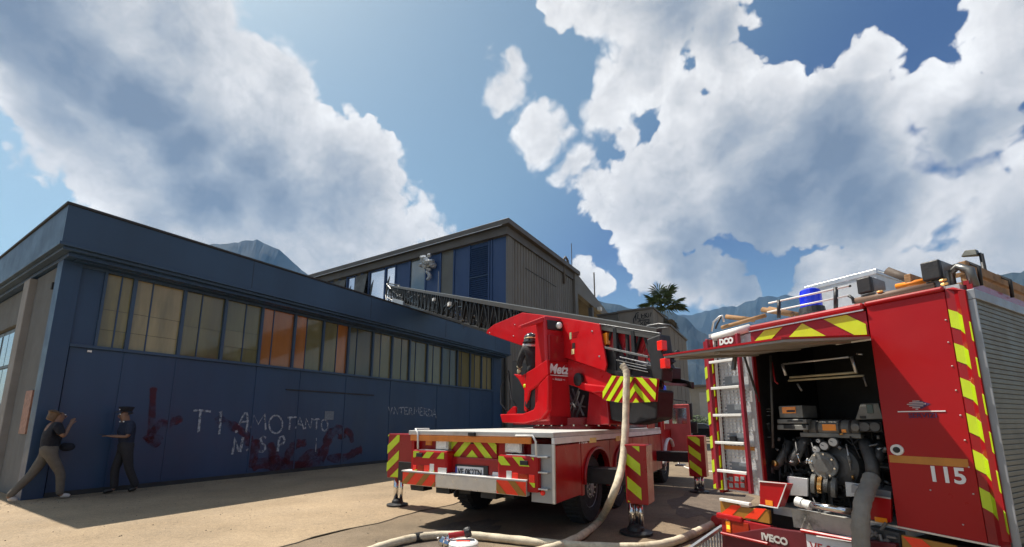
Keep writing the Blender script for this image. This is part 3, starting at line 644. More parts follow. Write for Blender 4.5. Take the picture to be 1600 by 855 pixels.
b2, _, _ = block('annexe_block', 'low grey block squeezed between the canopy wing and the graffitied block', 30, 934, 966, 490, 3, boxd)
b3, _, _ = block('annexe_block', 'beige flat roofed block standing right of the palm', 25, 990, 1046, 510, 5.2, boxm)
gb = M('black_spray_paint', (.012, .012, .014), .7, 0, .1, 5)
def scr(sets, w):
    mb = MB(F)
    for s_ in sets: ribbon(mb, [F.at(880 + x / 4.75, 400 + y / 4.75, 0, 27.99) for x, y in s_], w, 0, -1, .004)
    return mb.build('graffiti_tag', gb, b1)
scr([[(525, 500), (522, 470), (545, 425), (560, 420)], [(540, 480), (538, 440)], [(555, 432), (552, 466), (575, 468)], [(580, 430), (582, 462), (602, 462)], [(580, 446), (598, 444)], [(608, 460), (605, 430), (622, 424), (612, 442), (626, 458)], [(632, 456), (632, 426), (646, 452), (652, 420)], [(560, 478), (640, 474)]], .07)
scr([[(552, 492), (572, 484), (578, 504), (596, 486)], [(604, 500), (606, 482), (622, 496), (640, 480)]], .06)
scr([[(570, 512), (584, 498), (592, 520)], [(600, 516), (604, 496), (622, 500), (606, 508), (622, 520)], [(630, 518), (630, 494), (648, 492), (634, 506), (650, 516)], [(560, 536), (566, 526), (580, 542)]], .06)
# ================================================================== PALM
pt = F.at(1036, 500, 0, 32.0); pb = Vector(F.w((32.0, pt[1], 0)))
palm = thing('palm_tree', pb, 'fan palm with a shaggy dark crown rising behind the grey blocks', 'palm tree')
leafm = M('palm_leaf', (.045, .075, .022), .55, 0, .35, 3); dead = M('dead_palm_leaf', (.13, .10, .06), .8, 0, .3, 3); bark = M('palm_bark', (.09, .07, .05), .95, 0, .35, 5, .8, 30)
zc = F.at(1036, 474, 0, 32.0)[2]
MB().tube([pb + Vector((0, 0, z)) for z in (0, 2, 5, 8, zc - 1.2)], [.22, .19, .2, .26, .34], 12).build('trunk', bark, palm)
def fan(o, az, el, L_, droop, mat):
    d = Vector((math.cos(az) * math.cos(el), math.sin(az) * math.cos(el), math.sin(el)))
    tip = o + d * L_ + Vector((0, 0, -droop)); mid = o + d * L_ * .55; mb = MB(); mb.tube([o, mid, tip], [.03, .025, .015], 4)
    fd = (tip - mid).normalized(); sd = fd.cross(Vector((0, 0, 1))).normalized(); up = sd.cross(fd)
    R_ = random.uniform(.85, 1.1); n = 13
    for k in range(n):
        a = R(-100 + 200 * k / (n - 1)); dd = (fd * math.cos(a) + sd * math.sin(a)).normalized()
        ln = R_ * (.75 + .25 * math.cos(a)); e = tip + dd * ln + Vector((0, 0, -.14 * ln - random.uniform(0, .10))) + up * .05; m1 = tip + dd * ln * .55 + up * .06
        w = dd.cross(up).normalized() * .038
        mb.add([tuple(tip), tuple(m1 + w), tuple(e), tuple(m1 - w)], [(0, 1, 2), (0, 2, 3)])
    return mb.build('frond', mat, palm)
ctr = pb + Vector((0, 0, zc - .1))
for k in range(28):
    fan(ctr + Vector((random.uniform(-.15, .15), random.uniform(-.15, .15), random.uniform(-.5, .2))), k * 2.399, R(80 - k * 3.2), random.uniform(.75, 1.1), .05 + k * .006, leafm)
for k in range(14): fan(ctr + Vector((0, 0, -.7)), k * 2.399, R(-35 - k * 2.5), random.uniform(.6, .9), .2, dead)
# ================================================================== FAR YARD
lw = F.at(1040, 602, 0, 62); 
far = thing('far_building', F.w((62, 12, 0)), 'low pale building with a thin roof line across the far yard', 'building')
fp = M('pale_render', (.26, .25, .23), .8, 0, .15, .5)
hb = F.at(1085, 602, 0, 62)[2]
MB(F).box((62, 6, 0), (70, 26, hb - .3)).build('wall', fp, far); MB(F).box((61.5, 5.7, hb - .28), (70.4, 26.3, hb)).build('roof', fasc, far)
for k in range(7):
    y = 7.2 + k * 2.6; wn = MB(F).box((61.94, y, .1), (61.99, y + 1.5, hb - 1)).build('shutter', M('pale_shutter', (.34, .34, .33), .6, 0, .1, 2), far)
MB(F).box((62.0, 0.5, 0), (70, 5.7, hb - .7)).build('wall', M('rusty_red_wall', (.25, .12, .09), .8, 0, .2, .7), far)
# far hedge and shrubs under the building
hedgem = M('shrub_leaf', (.05, .075, .03), .8, 0, .4, 2)
def shrub(c, r, h, n, label):
    t = thing('shrub', c, label, 'shrub', 'bushes by the far building'); mb = MB()
    for k in range(n):
        a, e, q = random.uniform(0, 6.28), random.uniform(-.2, 1.4), random.random() ** .4
        p = Vector((c[0] + math.cos(a) * math.cos(e) * r * q, c[1] + math.sin(a) * math.cos(e) * r * q, h * (.15 + .8 * abs(math.sin(e)) * q))); s_ = random.uniform(.08, .2)
        u = Vector((random.uniform(-1, 1), random.uniform(-1, 1), random.uniform(-1, 1))).normalized() * s_; v = u.orthogonal().normalized() * s_ * .7
        mb.add([tuple(p - u), tuple(p + v), tuple(p + u), tuple(p - v)], [(0, 1, 2, 3)])
    mb.build('foliage', hedgem, t); MB().tube([c, Vector(c) + Vector((0, 0, h * .5))], .08, 6).build('stem', bark, t)
for px_, S_, r_, h_, lb in ((1088, 58, 2.2, 2.4, 'dark green bush by the pale far building'), (1102, 60, 1.6, 1.8, 'smaller bush right of the dark green bush'), (1072, 59, 1.0, 1.4, 'low bush left of the dark green bush')):
    q = F.at(px_, 640, 0, S_); shrub(F.w((S_, q[1], 0)), r_, h_, 900, lb)
tag(MB(F).box((44, 1, .0), (57.5, 24, .03)).build('dry_grass_strip', M('dry_yellow_grass', (.32, .22, .07), .95, 0, .4, .8, .8, 60)), kind='structure')
# railing in front of the dry grass
rail = thing('railing', F.w((43, 10, 0)), 'thin pale metal railing in front of the dry grass strip', 'railing')
for z in (.55, 1.05): MB(F).cyl((43, 0, z), (43, 24, z), .035, 6).build('rail', alu, rail)
for k in range(13): MB(F).cyl((43, k * 2, 0), (43, k * 2, 1.08), .035, 6).build('post', alu, rail)
tag(MB(F).box((41.5, 1, 0), (41.8, 24, .13)).build('kerb', M('pale_kerb', (.4, .38, .34), .8)), kind='structure')
# cars, side on
def car(name, label, cat, base, fr, prof, win, wdt, paint, wr, wx, glass=skyg):
    """profile in (along, height); the second axis of fr is the car's width"""
    t = thing(name, fr.w((base[0], base[1], 0)), label, cat); bs, bt = base
    def P(a, y, z): return (bs + y, bt + a, z)
    n = len(prof); vs = []; rows = [(-.5, .0), (-.46, .03), (.46, .03), (.5, .0)]
    mb = MB(fr); k = []
    for y, ins in ((-.5, .06), (-.44, .0), (.44, .0), (.5, .06)):
        for a, z in prof: k.append(P(a * (1 - ins * .25), y * wdt, z - ins * .6 * (z > .6)))
    fs = [(i * n + j, i * n + (j + 1) % n, (i + 1) * n + (j + 1) % n, (i + 1) * n + j) for i in range(3) for j in range(n)] + [tuple(range(n))[::-1], tuple(range(3 * n, 4 * n))]
    mb.add(k, fs).build('body', paint, t, bevel=.03)
    for wq in win:
        for sg in (-1, 1): MB(fr).prism([P(a, sg * wdt * .495 - .0, z) for a, z in wq], (sg * .012, 0, 0)).build('side_window', glass, t)
    for a in wx:
        for sg in (-1, 1): wheel(t, fr, P(a, sg * (wdt * .5 + .0), wr), 0, wr, .2, sg)
    return t
cq = F.at(1082, 690, 2, 0); blackcar = M('black_car_paint', (.012, .013, .016), .15, 0, .1, 2, 0, 30, .9)
sx = F.at(1078, 690, 2, 0)
car('parked_car', 'black saloon car parked across the yard behind the right outrigger', 'car', (sx[0] + .9, sx[1] - .3), F,
    [(-2.2, .35), (-2.25, .75), (-2.1, .9), (-1.5, .97), (-.75, 1.38), (.55, 1.42), (1.25, 1.02), (2.1, .86), (2.25, .6), (2.2, .3)], [[(-1.25, .98), (-.68, 1.32), (-.1, 1.35), (-.1, .98)], [(-.02, .98), (-.02, 1.35), (.5, 1.35), (1.02, .98)]], 1.75, blackcar, .32, (-1.4, 1.4))
vx = F.at(1112, 672, 2, 0)
car('parked_van', 'white panel van parked beyond the black car', 'van', (vx[0] + .9, vx[1] - 1.6), F,
    [(-2.5, .35), (-2.55, 1.0), (-2.5, 2.2), (-2.3, 2.35), (1.2, 2.35), (1.6, 2.2), (2.1, 1.35), (2.75, 1.15), (2.85, .7), (2.8, .3)], [[(.6, 1.4), (.6, 2.1), (1.4, 2.1), (1.95, 1.4)]], 1.9, whitep, .34, (-1.6, 1.9))
wd = MB()
rw = random.Random(9)
for k in range(420):
    a = R(rw.uniform(8, 100)); r_ = rw.uniform(260, 420); cx, cy = math.sin(a) * r_, math.cos(a) * r_; h = rw.uniform(6, 12); w_ = h * .4
    for j in range(26):
        t = rw.uniform(-1, 1); u = rw.uniform(0, 6.28); q = math.sqrt(max(0, 1 - t * t)) * w_; p = Vector((cx + math.cos(u) * q, cy + math.sin(u) * q, h * .58 + t * h * .42)); e = Vector((rw.uniform(-1, 1), rw.uniform(-1, 1), rw.uniform(-1, 1))).normalized() * rw.uniform(.7, 1.5); f = e.orthogonal().normalized() * rw.uniform(.6, 1.2)
        wd.add([tuple(p - e), tuple(p + f), tuple(p + e), tuple(p - f)], [(0, 1, 2, 3)])
tag(wd.build('woodland', M('far_tree_leaf', (.03, .05, .02), .9, 0, .4, .05)), 'far belt of dark trees at the foot of the mountains', 'woodland', kind='stuff')
# street lamp behind the pump truck
lp = B.at(1544, 440, 0, 12.0); lb = B.w((12.0, lp[1], 0)); lt_ = B.at(1533, 397, 0, 12.0)
lamp = thing('street_lamp', lb, 'slim street lamp with a flat grey head above the pump truck roof', 'street lamp')
ptop = Vector(B.w(lt_)); hd = Vector(B.w(B.at(1502, 398, 0, 12.0)))
MB().tube([(lb.x, lb.y, 0), (ptop.x, ptop.y, ptop.z)], [.06, .035], 10).build('pole', darksteel, lamp, smooth=True)
MB().tube([tuple(ptop + Vector((0, 0, .0))), tuple(ptop + (hd - ptop) * .2)], .03, 8).build('arm', darksteel, lamp)
dv = (hd - ptop); sdv = Vector((-dv.y, dv.x, 0)).normalized() * .10
MB().hexa([tuple(ptop + dv * .12 + sdv + Vector((0, 0, -.03))), tuple(ptop + dv - Vector((0, 0, .05)) + sdv * .5), tuple(ptop + dv - Vector((0, 0, .05)) - sdv * .5), tuple(ptop + dv * .12 - sdv + Vector((0, 0, -.03)))],
          [tuple(ptop + dv * .16 + sdv * .7 + Vector((0, 0, .09))), tuple(ptop + dv * .75 + sdv * .4 + Vector((0, 0, .08))), tuple(ptop + dv * .75 - sdv * .4 + Vector((0, 0, .08))), tuple(ptop + dv * .16 - sdv * .7 + Vector((0, 0, .09)))]).build('lamp_head', M('grey_lamp_shell', (.05, .055, .045), .5), lamp, bevel=.01)

# ================================================================== LADDER TRUCK
lt = thing('ladder_truck', F.w((8.0, 3.67, 0)), 'red turntable ladder fire truck on outriggers with its ladder raised over the roof', 'fire truck')
TR, TL, RS = 2.43, 4.92, 5.0            # right side, left side, rear plane
def rect(fr, axis, val, x0, y0, x1, y1, depth, out):
    """box whose visible face lies at [axis] = val and covers this rectangle of the photograph"""
    xm, ym = (x0 + x1) / 2, (y0 + y1) / 2; o = 1 - axis
    a, b = fr.at(x0, ym, axis, val)[o], fr.at(x1, ym, axis, val)[o]; c, d = fr.at(xm, y0, axis, val)[2], fr.at(xm, y1, axis, val)[2]
    lo, hi = [0, 0, min(c, d)], [0, 0, max(c, d)]
    lo[axis], hi[axis] = val, val - out * depth; lo[o], hi[o] = min(a, b), max(a, b)
    return tuple(lo), tuple(hi)
def corners(fr, axis, val, x0, y0, x1, y1):
    a, b = rect(fr, axis, val, x0, y0, x1, y1, 0, 1); o = 1 - axis
    def P(u, z): v = [0, 0, z]; v[axis] = val; v[o] = u; return tuple(v)
    return [P(a[o], a[2]), P(b[o], a[2]), P(b[o], b[2]), P(a[o], b[2])]
def R_(name, mat, x0, y0, x1, y1, s=RS, d=.03, par=None, bv=.004, fr=F, axis=0, out=-1):
    a, b = rect(fr, axis, s, x0, y0, x1, y1, d, out); return MB(fr).box(a, b).build(name, mat, par or lt, bevel=bv)
# chassis and bodywork
MB(F).box((5.3, 3.2, .45), (12.6, 3.4, .72)).build('chassis_rail', darksteel, lt); MB(F).box((5.3, 3.95, .45), (12.6, 4.15, .72)).build('chassis_rail', darksteel, lt)
MB(F).box((5.16, 2.78, .80), (10.8, 4.88, 1.27)).build('body', red, lt, bevel=.02)
MB(F).box((5.06, 2.8, .60), (5.3, 4.88, 1.0)).build('rear_crossmember', red_dark, lt, bevel=.02)
MB(F).box((4.98, TR, 1.30), (10.8, TL, 1.365)).build('deck', M('worn_deck', (.55, .54, .51), .5, 0, .15, 3, .2, 40, dirt=((.3, .27, .22), .5, .6)), lt, bevel=.008)
MB(F).box((4.97, 2.75, 1.215), (4.999, TL - .05, 1.295)).build('deck_edge_film', M('amber_edge', (.70, .22, .03), .4, 0, .15, 8), lt)
MB(F).box((4.985, TR - .01, 1.22), (10.8, TR + .03, 1.299)).build('deck_side_trim', whitep, lt)
# rear right: grey compartment end with three steps
MB(F).box((RS, TR + .005, .50), (RS + .03, 2.76, 1.215)).build('rear_plate', M('satin_grey_plate', (.33, .34, .35), .4, .5, .12, 3), lt)
MB(F).box((RS - .012, TR - .005, .50), (RS + .02, TR + .03, 1.215)).build('corner_trim', alu, lt)
for z in (.66, .86, 1.05): MB(F).box((RS - .06, 2.5, z), (RS, 2.74, z + .02)).build('step', alu, lt, bevel=.004)
# right side panels with wheel arches
def arch_panel(s0, s1, arch, z0, z1):
    """side sheet between s0 and s1, cut by a wheel arch (centre, half width, top)"""
    c, hw, top = arch; pts = [(s0, z0), (c - hw, z0)] + [(c - hw * math.cos(R(a)), .5 + (top - .5) * math.sin(R(a)) ** .6) for a in range(10, 171, 16)] + [(c + hw, z0), (s1, z0), (s1, z1), (s0, z1)]
    return MB(F).prism([(s, TR, z) for s, z in pts], (0, .05, 0)).build('side_panel', red, lt)
MB(F).box((RS + .04, TR, .50), (5.85, TR + .05, 1.2)).build('side_panel', red, lt, bevel=.006)
arch_panel(5.87, 7.08, (6.48, .52, 1.08), .48, 1.2); arch_panel(7.1, 8.4, (7.80, .52, 1.08), .48, 1.2)
MB(F).box((8.42, TR, .42), (9.6, TR + .05, 1.2)).build('side_panel', red, lt, bevel=.006); MB(F).box((9.62, TR, .42), (10.75, TR + .05, 1.2)).build('side_panel', red, lt, bevel=.006)
for c in (6.48, 7.8):
    am = MB(F); am.tube([(c - .54 * math.cos(R(a)), TR - .015, .5 + .60 * math.sin(R(a)) ** .6) for a in range(4, 177, 12)], .025, 6); am.build('arch_trim', red_dark, lt, smooth=True)
    MB(F).box((c - .55, TR + .06, .4), (c + .55, TR + .45, 1.18)).build('wheel_housing', black, lt) if False else None
for c in (6.48, 7.8, 11.55):
    wheel(lt, F, (c, TR + .10, .50), 1, .50, .30, -1); wheel(lt, F, (c, TL - .10, .50), 1, .50, .30, 1)
    MB(F).cyl((c, TR + .3, .5), (c, TL - .3, .5), .09, 10).build('axle', darksteel, lt)
MB(F).box((5.3, 2.8, .55), (10.7, 3.1, .8)).build('underbody_tank', black, lt); MB(F).box((8.5, TR + .1, .35), (10.7, 2.9, .85)).build('underbody_tank', black, lt)
MB(F).box((5.06, TL - .05, .5), (10.7, TL, 1.2)).build('side_panel', red, lt)
for x, y in ((927, 688), (968, 685)): R_('side_lamp', M('yellow_side_lamp', (.8, .62, .18), .3), x - 5, y - 4, x + 5, y + 4, TR - .015, .02, axis=1, out=-1)
o = F.at(905, 694, 1, TR - .01); lettering('Metz', F, (o[0], TR - .006, o[2]), (1, 0, 0), (0, 0, 1), .16, white_t, lt, shear=.25)
# rear: chevron board, lamps, plate
cb = R_('chevron_board', red, 700, 681, 777, 728, 5.10, .04); cc = corners(F, 0, 5.097, 702, 682, 776, 726)
mid = F.at(738, 700, 0, 5.097)[1]
stripes(MB(F), cc, 0, -1, 135, .175, .5, .0, .003, mid, F.at(738, 703, 0, 5.097)[2]).build('chevron_stripes', lime, cb)
R_('lamp_bracket', red, 668, 678, 700, 706, 5.12, .05); R_('lamp_bracket', red, 777, 680, 820, 712, 5.12, .05)
for a in ((680.5, 685, 700.6, 703), (788.6, 689, 815, 708)):
    w_ = R_('work_light', alu, *a, 5.02, .08, bv=.012); R_('lens', clear_lens, a[0] + 4, a[1] + 3, a[2] - 3, a[3] - 3, 5.008, .01, w_)
    R_('lamp_knob', black, (a[0] + a[2]) / 2 - 2, a[3], (a[0] + a[2]) / 2 + 2, a[3] + 6, 5.0, .03, w_)
def pod(x0, y0, x1, y1, left):
    a, b = rect(F, 0, 4.93, x0, y0, x1, y1, .2, -1); p_ = MB(F).box(a, b).build('lamp_pod', red, lt, bevel=.03)
    z = b[2]; MB(F).box((4.95, a[1] + .06, z), (5.1, b[1] - .12, z + .006)).build('pod_painted_reflection', whitep, p_)  # white sheet imitates the bright reflection on the pod's top
    return p_
pl_ = pod(643, 704, 698, 745, 1); pr_ = pod(777, 712, 841, 768, 0)
stripes(MB(F), corners(F, 0, 4.927, 646, 706, 694, 716), 0, -1, 45, .20, .5, .02, .003).build('chevron_stripes', lime, pl_)
stripes(MB(F), corners(F, 0, 4.927, 648, 735, 690, 742), 0, -1, 45, .24, .4, .02, .003).build('chevron_stripes', lime, pl_)
stripes(MB(F), corners(F, 0, 4.927, 779, 714, 834, 728), 0, -1, 135, .20, .5, .02, .003).build('chevron_stripes', lime, pr_)
stripes(MB(F), corners(F, 0, 4.927, 790, 753, 836, 760), 0, -1, 135, .24, .4, .02, .003).build('chevron_stripes', lime, pr_)
for par, a, m_ in ((pl_, (645, 727, 650, 737), red_lens), (pl_, (653, 727, 661, 738), M('dark_red_lens', (.35, .03, .01), .2)), (pl_, (662, 727, 670.5, 738), red_lens), (pl_, (671, 725, 677.5, 740), whitep), (pl_, (684, 731, 697, 741), clear_lens),
                   (pr_, (791, 736, 799, 751), whitep), (pr_, (800, 739, 809, 752), red_lens), (pr_, (810, 741, 825, 754), M('dark_red_lens', (.35, .03, .01))), (pr_, (826, 742, 835, 755), red_lens)):
    R_('lamp_lens', m_, *a, 4.922, .02, par, .004)
R_('fog_lamp', clear_lens, 769, 738, 784, 748, 5.03, .05, bv=.01)
R_('position_lamp', amber_lens, 665, 684, 675, 696, 5.11, .03)
R_('marker_lamp', black, 650, 708, 659, 714, 4.91, .02, pl_); R_('marker_lamp', black, 812, 720, 824, 727, 4.91, .02, pr_)
np_ = R_('number_plate', black, 711, 727, 762, 745, 5.04, .03); R_('plate_face', M('plate_white', (.62, .62, .64), .4), 714, 729.5, 755, 742.5, 5.035, .004, np_, 0)
R_('plate_band', M('plate_blue', (.02, .05, .35), .4), 711.5, 729.5, 714, 742.5, 5.034, .004, np_, 0)
o = F.at(715.2, 740.6, 0, 5.03); o2 = F.at(715.2, 731.5, 0, 5.03); k = abs(o2[2] - o[2]) * 1.38
lettering('VF 0K2TN', F, (5.029, o[1], o[2]), (0, -1, 0), (0, 0, 1), k, black, np_, bold=.002, width=.86)
R_('hook', darksteel, 731, 745, 741, 750, 5.02, .05); 
R_('reverse_camera', black, 731, 676, 741, 681, 4.94, .05); R_('camera_plate', black, 735, 684, 739, 694, 5.085, .02)
# bumper
z0, z1 = .57, .76
bm_ = MB(F).box((4.90, 2.78, z0), (5.0, 4.93, z1)).build('bumper', alu, lt, bevel=.012); MB(F).box((4.88, 2.77, z1), (5.05, 4.94, z1 + .015)).build('bumper_ledge', whitep, bm_)
tl0, tl1 = F.at(680, 750, 0, 4.9)[1], F.at(776, 765, 0, 4.9)[1]
for a, b, an in ((tl0, 4.925, 45), (2.785, tl1, 135)):
    MB(F).box((4.894, a, z0 + .01), (4.8995, b, z1 - .012)).build('bumper_film', redor, bm_)
    stripes(MB(F), [(4.893, a, z0 + .01), (4.893, b, z0 + .01), (4.893, b, z1 - .012), (4.893, a, z1 - .012)], 0, -1, an, .21, .38, .05, .002).build('bumper_stripes', brownfilm, bm_)
MB(F).lathe((4.98, 3.95, .50), (0, 1, 0), [(.05, 0), (.05, .02)], 12).build('towing_eye', darksteel, lt)
for y in (4.6, 4.1, 3.3): MB(F).box((5.0, y, .48), (5.2, y + .25, .56)).build('underrun_bracket', darksteel, lt)
MB(F).ball((5.0, 2.60, .62), .035).build('red_knob', red_lens, lt, smooth=True)
# handrails
MB(F).tube([F.at(653, 702, 0, 4.96), F.at(653, 676, 0, 4.96), (5.0, 4.80, 1.385), (5.2, 4.70, 1.385)], .016, 8).build('handrail', whitep, lt, smooth=True)
a = F.at(838, 712, 0, 4.94); MB(F).tube([a, F.at(837, 690, 0, 4.94), F.at(832, 681, 0, 4.94), F.at(806, 681, 0, 4.94), (5.02, F.at(806, 681, 0, 4.94)[1], 1.31)], .014, 8).build('handrail', whitep, lt, smooth=True)
# outriggers
def outrigger(s, t, side, x0, y0, x1, y1, xs, foot, zt):
    """beam, box with chevron film, jack tubes and foot plate; side = +1 left of the truck"""
    r_ = MB(F).box((s + .12, t if side < 0 else TL - .4, .62), (s + .4, TR + .4 if side < 0 else t, .84)).build('outrigger_beam', darksteel, lt, bevel=.01)
    a, b = rect(F, 0, s, x0, y0, x1, y1, .34, -1); bx = MB(F).box(a, b).build('outrigger_box', red_dark, lt, bevel=.012)
    a2, b2 = F.at(xs[0], 700, 0, s)[1], F.at(xs[1], 700, 0, s)[1]; lo, hi = min(a2, b2), max(a2, b2)
    stripes(MB(F), [(s - .002, lo, a[2] + .02), (s - .002, hi, a[2] + .02), (s - .002, hi, b[2] - .02), (s - .002, lo, b[2] - .02)], 0, -1, 52 if side > 0 else 128, .245, .5, .1, .003).build('chevron_stripes', lime, bx)
    c = (s + .17, t); jk = MB(F); 
    for dx, dy, rr in ((0, .05, .045), (.02, -.07, .03), (.08, .0, .028)): jk.cyl((c[0] + dx, c[1] + dy, .06), (c[0] + dx, c[1] + dy, a[2] + .05), rr, 14)
    tag(jk.build('jack_tubes', chrome, lt, smooth=True), kind='stuff')
    ft_ = MB(F).lathe((c[0], c[1], 0.004), (0, 0, 1), [(foot, 0), (foot, .03), (foot * .55, .05), (foot * .5, .09), (.07, .12)], 16).build('foot_plate', darksteel, lt)
    return bx
bl_ = outrigger(5.71, 6.02, 1, 606, 678, 643, 748, (606, 624), .19, 1)
R_('outrigger_end', black, 622, 722, 643, 752, 5.69, .3, bl_)
outrigger(5.98, 1.78, -1, 977, 695, 1011, 788, (978, 999), .22, 1)
outrigger(10.15, 1.58, -1, 1075, 681, 1102, 745, (1076, 1094), .2, 1)
MB(F).ball((6.4, 1.9, .52), .06, (1, 1.6, 1)).build('green_tag', M('green_plastic', (.12, .35, .1), .5), lt)
# cab
cab = MB(F).prism([(10.95, TR + .02, .5), (12.75, TR + .02, .45), (12.85, TR + .02, 1.25), (12.55, TR + .02, 2.1), (12.3, TR + .02, 2.2), (10.95, TR + .02, 2.2)], (0, TL - TR - .04, 0)).build('cab', red, lt, bevel=.03)
MB(F).box((11.2, TR - .005, 1.3), (12.0, TR + .015, 2.0)).build('side_window', skyg, lt, bevel=.01)
dr = MB(F).box((12.0, 1.95, .75), (12.06, TR + .02, 1.95)).build('open_door', M('door_inner_red', (.55, .12, .11), .4, 0, .12, 4), lt, bevel=.02)
MB(F).box((11.99, 2.02, 1.45), (12.0, TR - .05, 1.85)).build('door_window', skyg, dr)
am = MB(F); am.tube([(11.55 - .60 * math.cos(R(a)), TR - .02, .5 + .58 * math.sin(R(a))) for a in range(-5, 186, 10)], .05, 6, flat=.5); am.build('wheel_arch', whitep, lt, smooth=True)
MB(F).box((11.0, TR - .02, .35), (11.05, TR + .4, .8)).build('cab_step', alu, lt)
for z in (.35, .6): MB(F).box((12.2, TR - .22, z), (12.6, TR - .0, z + .03)).build('cab_step', alu, lt)
MB(F).tube([(12.3, TR - .1, .35), (12.3, TR - .1, .95)], .015, 6).build('step_rail', alu, lt)
q = F.at(1047, 612, 1, 2.85); bc = MB(F).lathe((q[0] * .0 + 12.1, 2.62, 2.2), (0, 0, 1), [(.12, 0), (.12, .06)], 14).build('beacon_base', black, lt)
MB(F).lathe((12.1, 2.62, 2.262), (0, 0, 1), [(.11, 0), (.115, .04), (.11, .17), (.08, .2)], 14).build('beacon_lens', blue_lens, bc, smooth=True)
for y, z0_, z1_ in ((2.1, 1.55, 2.0), (2.0, 1.2, 1.5)): MB(F).box((12.5, y - .14, z0_), (12.6, y + .14, z1_)).build('mirror', black, lt, bevel=.02)
MB(F).tube([(12.5, TR, 1.2), (12.55, 2.1, 1.3), (12.55, 2.1, 2.05), (12.5, TR, 2.1)], .018, 6).build('mirror_arm', black, lt)
MB(F).box((10.5, 2.5, 1.37), (10.9, 4.8, 2.15)).build('cab_back_locker', black, lt, bevel=.02)
R_('warning_sign', red, 1012, 656, 1023, 671, TR + .0, .02, axis=1); 
MB(F).box((8.9, 2.6, 1.37), (10.4, 3.0, 1.62)).build('deck_locker', steel, lt, bevel=.02)
# turntable and turret ------------------------------------------------
TC = (7.07, -5.36)
MB(L).lathe((TC[0], TC[1], 1.366), (0, 0, 1), [(.95, 0), (.95, .05), (.80, .06), (.80, .2), (.72, .22)], 36).build('turntable', red_dark, lt, smooth=False)
bolts = MB(L)
for k in range(24): a = 2 * math.pi * k / 24; bolts.cyl((TC[0] + .87 * math.cos(a), TC[1] + .87 * math.sin(a), 1.41), (TC[0] + .87 * math.cos(a), TC[1] + .87 * math.sin(a), 1.45), .025, 6)
tag(bolts.build('turntable_bolts', chrome, lt), kind='stuff')
def LP(val, pp, k=None, x0=0, y0=0):
    k = k or 1; return [L.at(x0 + x / k, y0 + y / k, 1, val) for x, y in pp]
def sheet(name, mat, val, pp, th=.03, k=1, x0=0, y0=0, par=None, bv=.006): return MB(L).prism(LP(val, pp, k, x0, y0), (0, -th, 0)).build(name, mat, par or lt, bevel=bv)
# column
s_c = 6.62
def C0(x, y): return L.at(x, y, 0, s_c)
cz = [C0(892, 497)[2], C0(856, 494)[2]]
tR, tL = C0(892, 580)[1], C0(856, 580)[1]
ztop = C0(876, 494)[2]
col = MB(L).hexa([(s_c, tR, 1.5), (s_c + .5, tR, 1.5), (s_c + .5, tL, 1.5), (s_c, tL, 1.5)], [(s_c + .1, tR, ztop), (s_c + .45, tR, ztop), (s_c + .45, tL, ztop), (s_c + .1, tL, ztop)]).build('turret_column', M('turret_red', (.50, .012, .016), .35, 0, .1, 2, 0, 30, .4), lt, bevel=.04)
zA, zB = C0(874, 524)[2], C0(874, 565)[2]
rc_ = MB(L).box((s_c - .0 + .02, tR + .05, zB), (s_c + .2, tL - .05, zA)).build('column_recess', red_dark, col, bevel=.01)
w_ = C0(874, 508); MB(L).box((s_c + .055, tR + .06, w_[2] - .09), (s_c + .2, tL - .06, w_[2] + .09)).build('column_hole_dark', black, col); MB(L).ball((s_c + .04, w_[1] - .02, w_[2]), .065).build('column_lamp', M('white_lamp', (.8, .8, .8), .3), col, smooth=True)  # black block stands for the shade in the hole behind the lamp
MB(L).hexa([(s_c + .12, tL, ztop - .12), (s_c + .4, tL, ztop - .12), (s_c + .4, tL, ztop - .02), (s_c + .12, tL, ztop - .02)], [(s_c + .5, tL + .28, ztop - .2), (s_c + .62, tL + .28, ztop - .2), (s_c + .62, tL + .28, ztop - .14), (s_c + .5, tL + .28, ztop - .14)]).build('column_horn', red_bright, col, bevel=.01)
o = C0(857.5, 580); lettering('Metz', L, (s_c + .025, tL - .03, o[2] - .03), (0, -1, 0), (0, 0, 1), .25, white_t, col, shear=.3, bold=.008, width=.88)
MB(L).box((s_c + .02, tR + .04, o[2] - .075), (s_c + .03, tL - .05, o[2] - .06)).build('lettering_underline', white_t, col)
o = C0(860, 594); lettering('~ Iveco ~', L, (s_c + .008, tL - .09, o[2]), (0, -1, 0), (0, 0, 1), .075, white_t, col, shear=.3)
# operator's platform: red guard frame with a dark opening
Z8 = dict(k=4.07, x0=760, y0=470)
gv = -4.22
sheet('platform_guard', red_bright, gv, [(85, 722), (228, 719), (298, 692), (322, 640), (328, 540), (392, 470), (392, 560), (388, 700), (345, 755), (240, 782), (100, 776)], .10, **Z8, bv=.02)
sheet('platform_guard', red_bright, gv - .02, [(170, 466), (228, 472), (300, 430), (385, 372), (392, 468), (326, 532), (270, 575), (256, 640), (250, 705), (238, 700), (240, 570), (205, 502)], .06, **Z8, bv=.015)
sheet('platform_opening_shade', M('opening_shade_grey', (.035, .04, .042), .5, 0, .15, 3), gv - .10, [(255, 590), (328, 535), (330, 640), (300, 695), (250, 712)], .03, **Z8)  # dark sheet behind the frame gives the opening its shade by colour
sheet('platform_side', red_bright, gv - .45, [(130, 712), (170, 672), (186, 676), (186, 722), (130, 724)], .04, **Z8)
f_ = L.at(783, 650, 1, gv); g_ = L.at(850, 652, 1, gv)
MB(L).box((6.9, gv - .55, 1.60), (f_[0] - .02, gv - .10, 1.66)).build('platform_floor', red_dark, lt, bevel=.01)
MB(L).box((6.6, gv - .5, 1.44), (8.0, gv - .12, 1.59)).build('platform_bracket', red_dark, lt)
hr = MB(L)
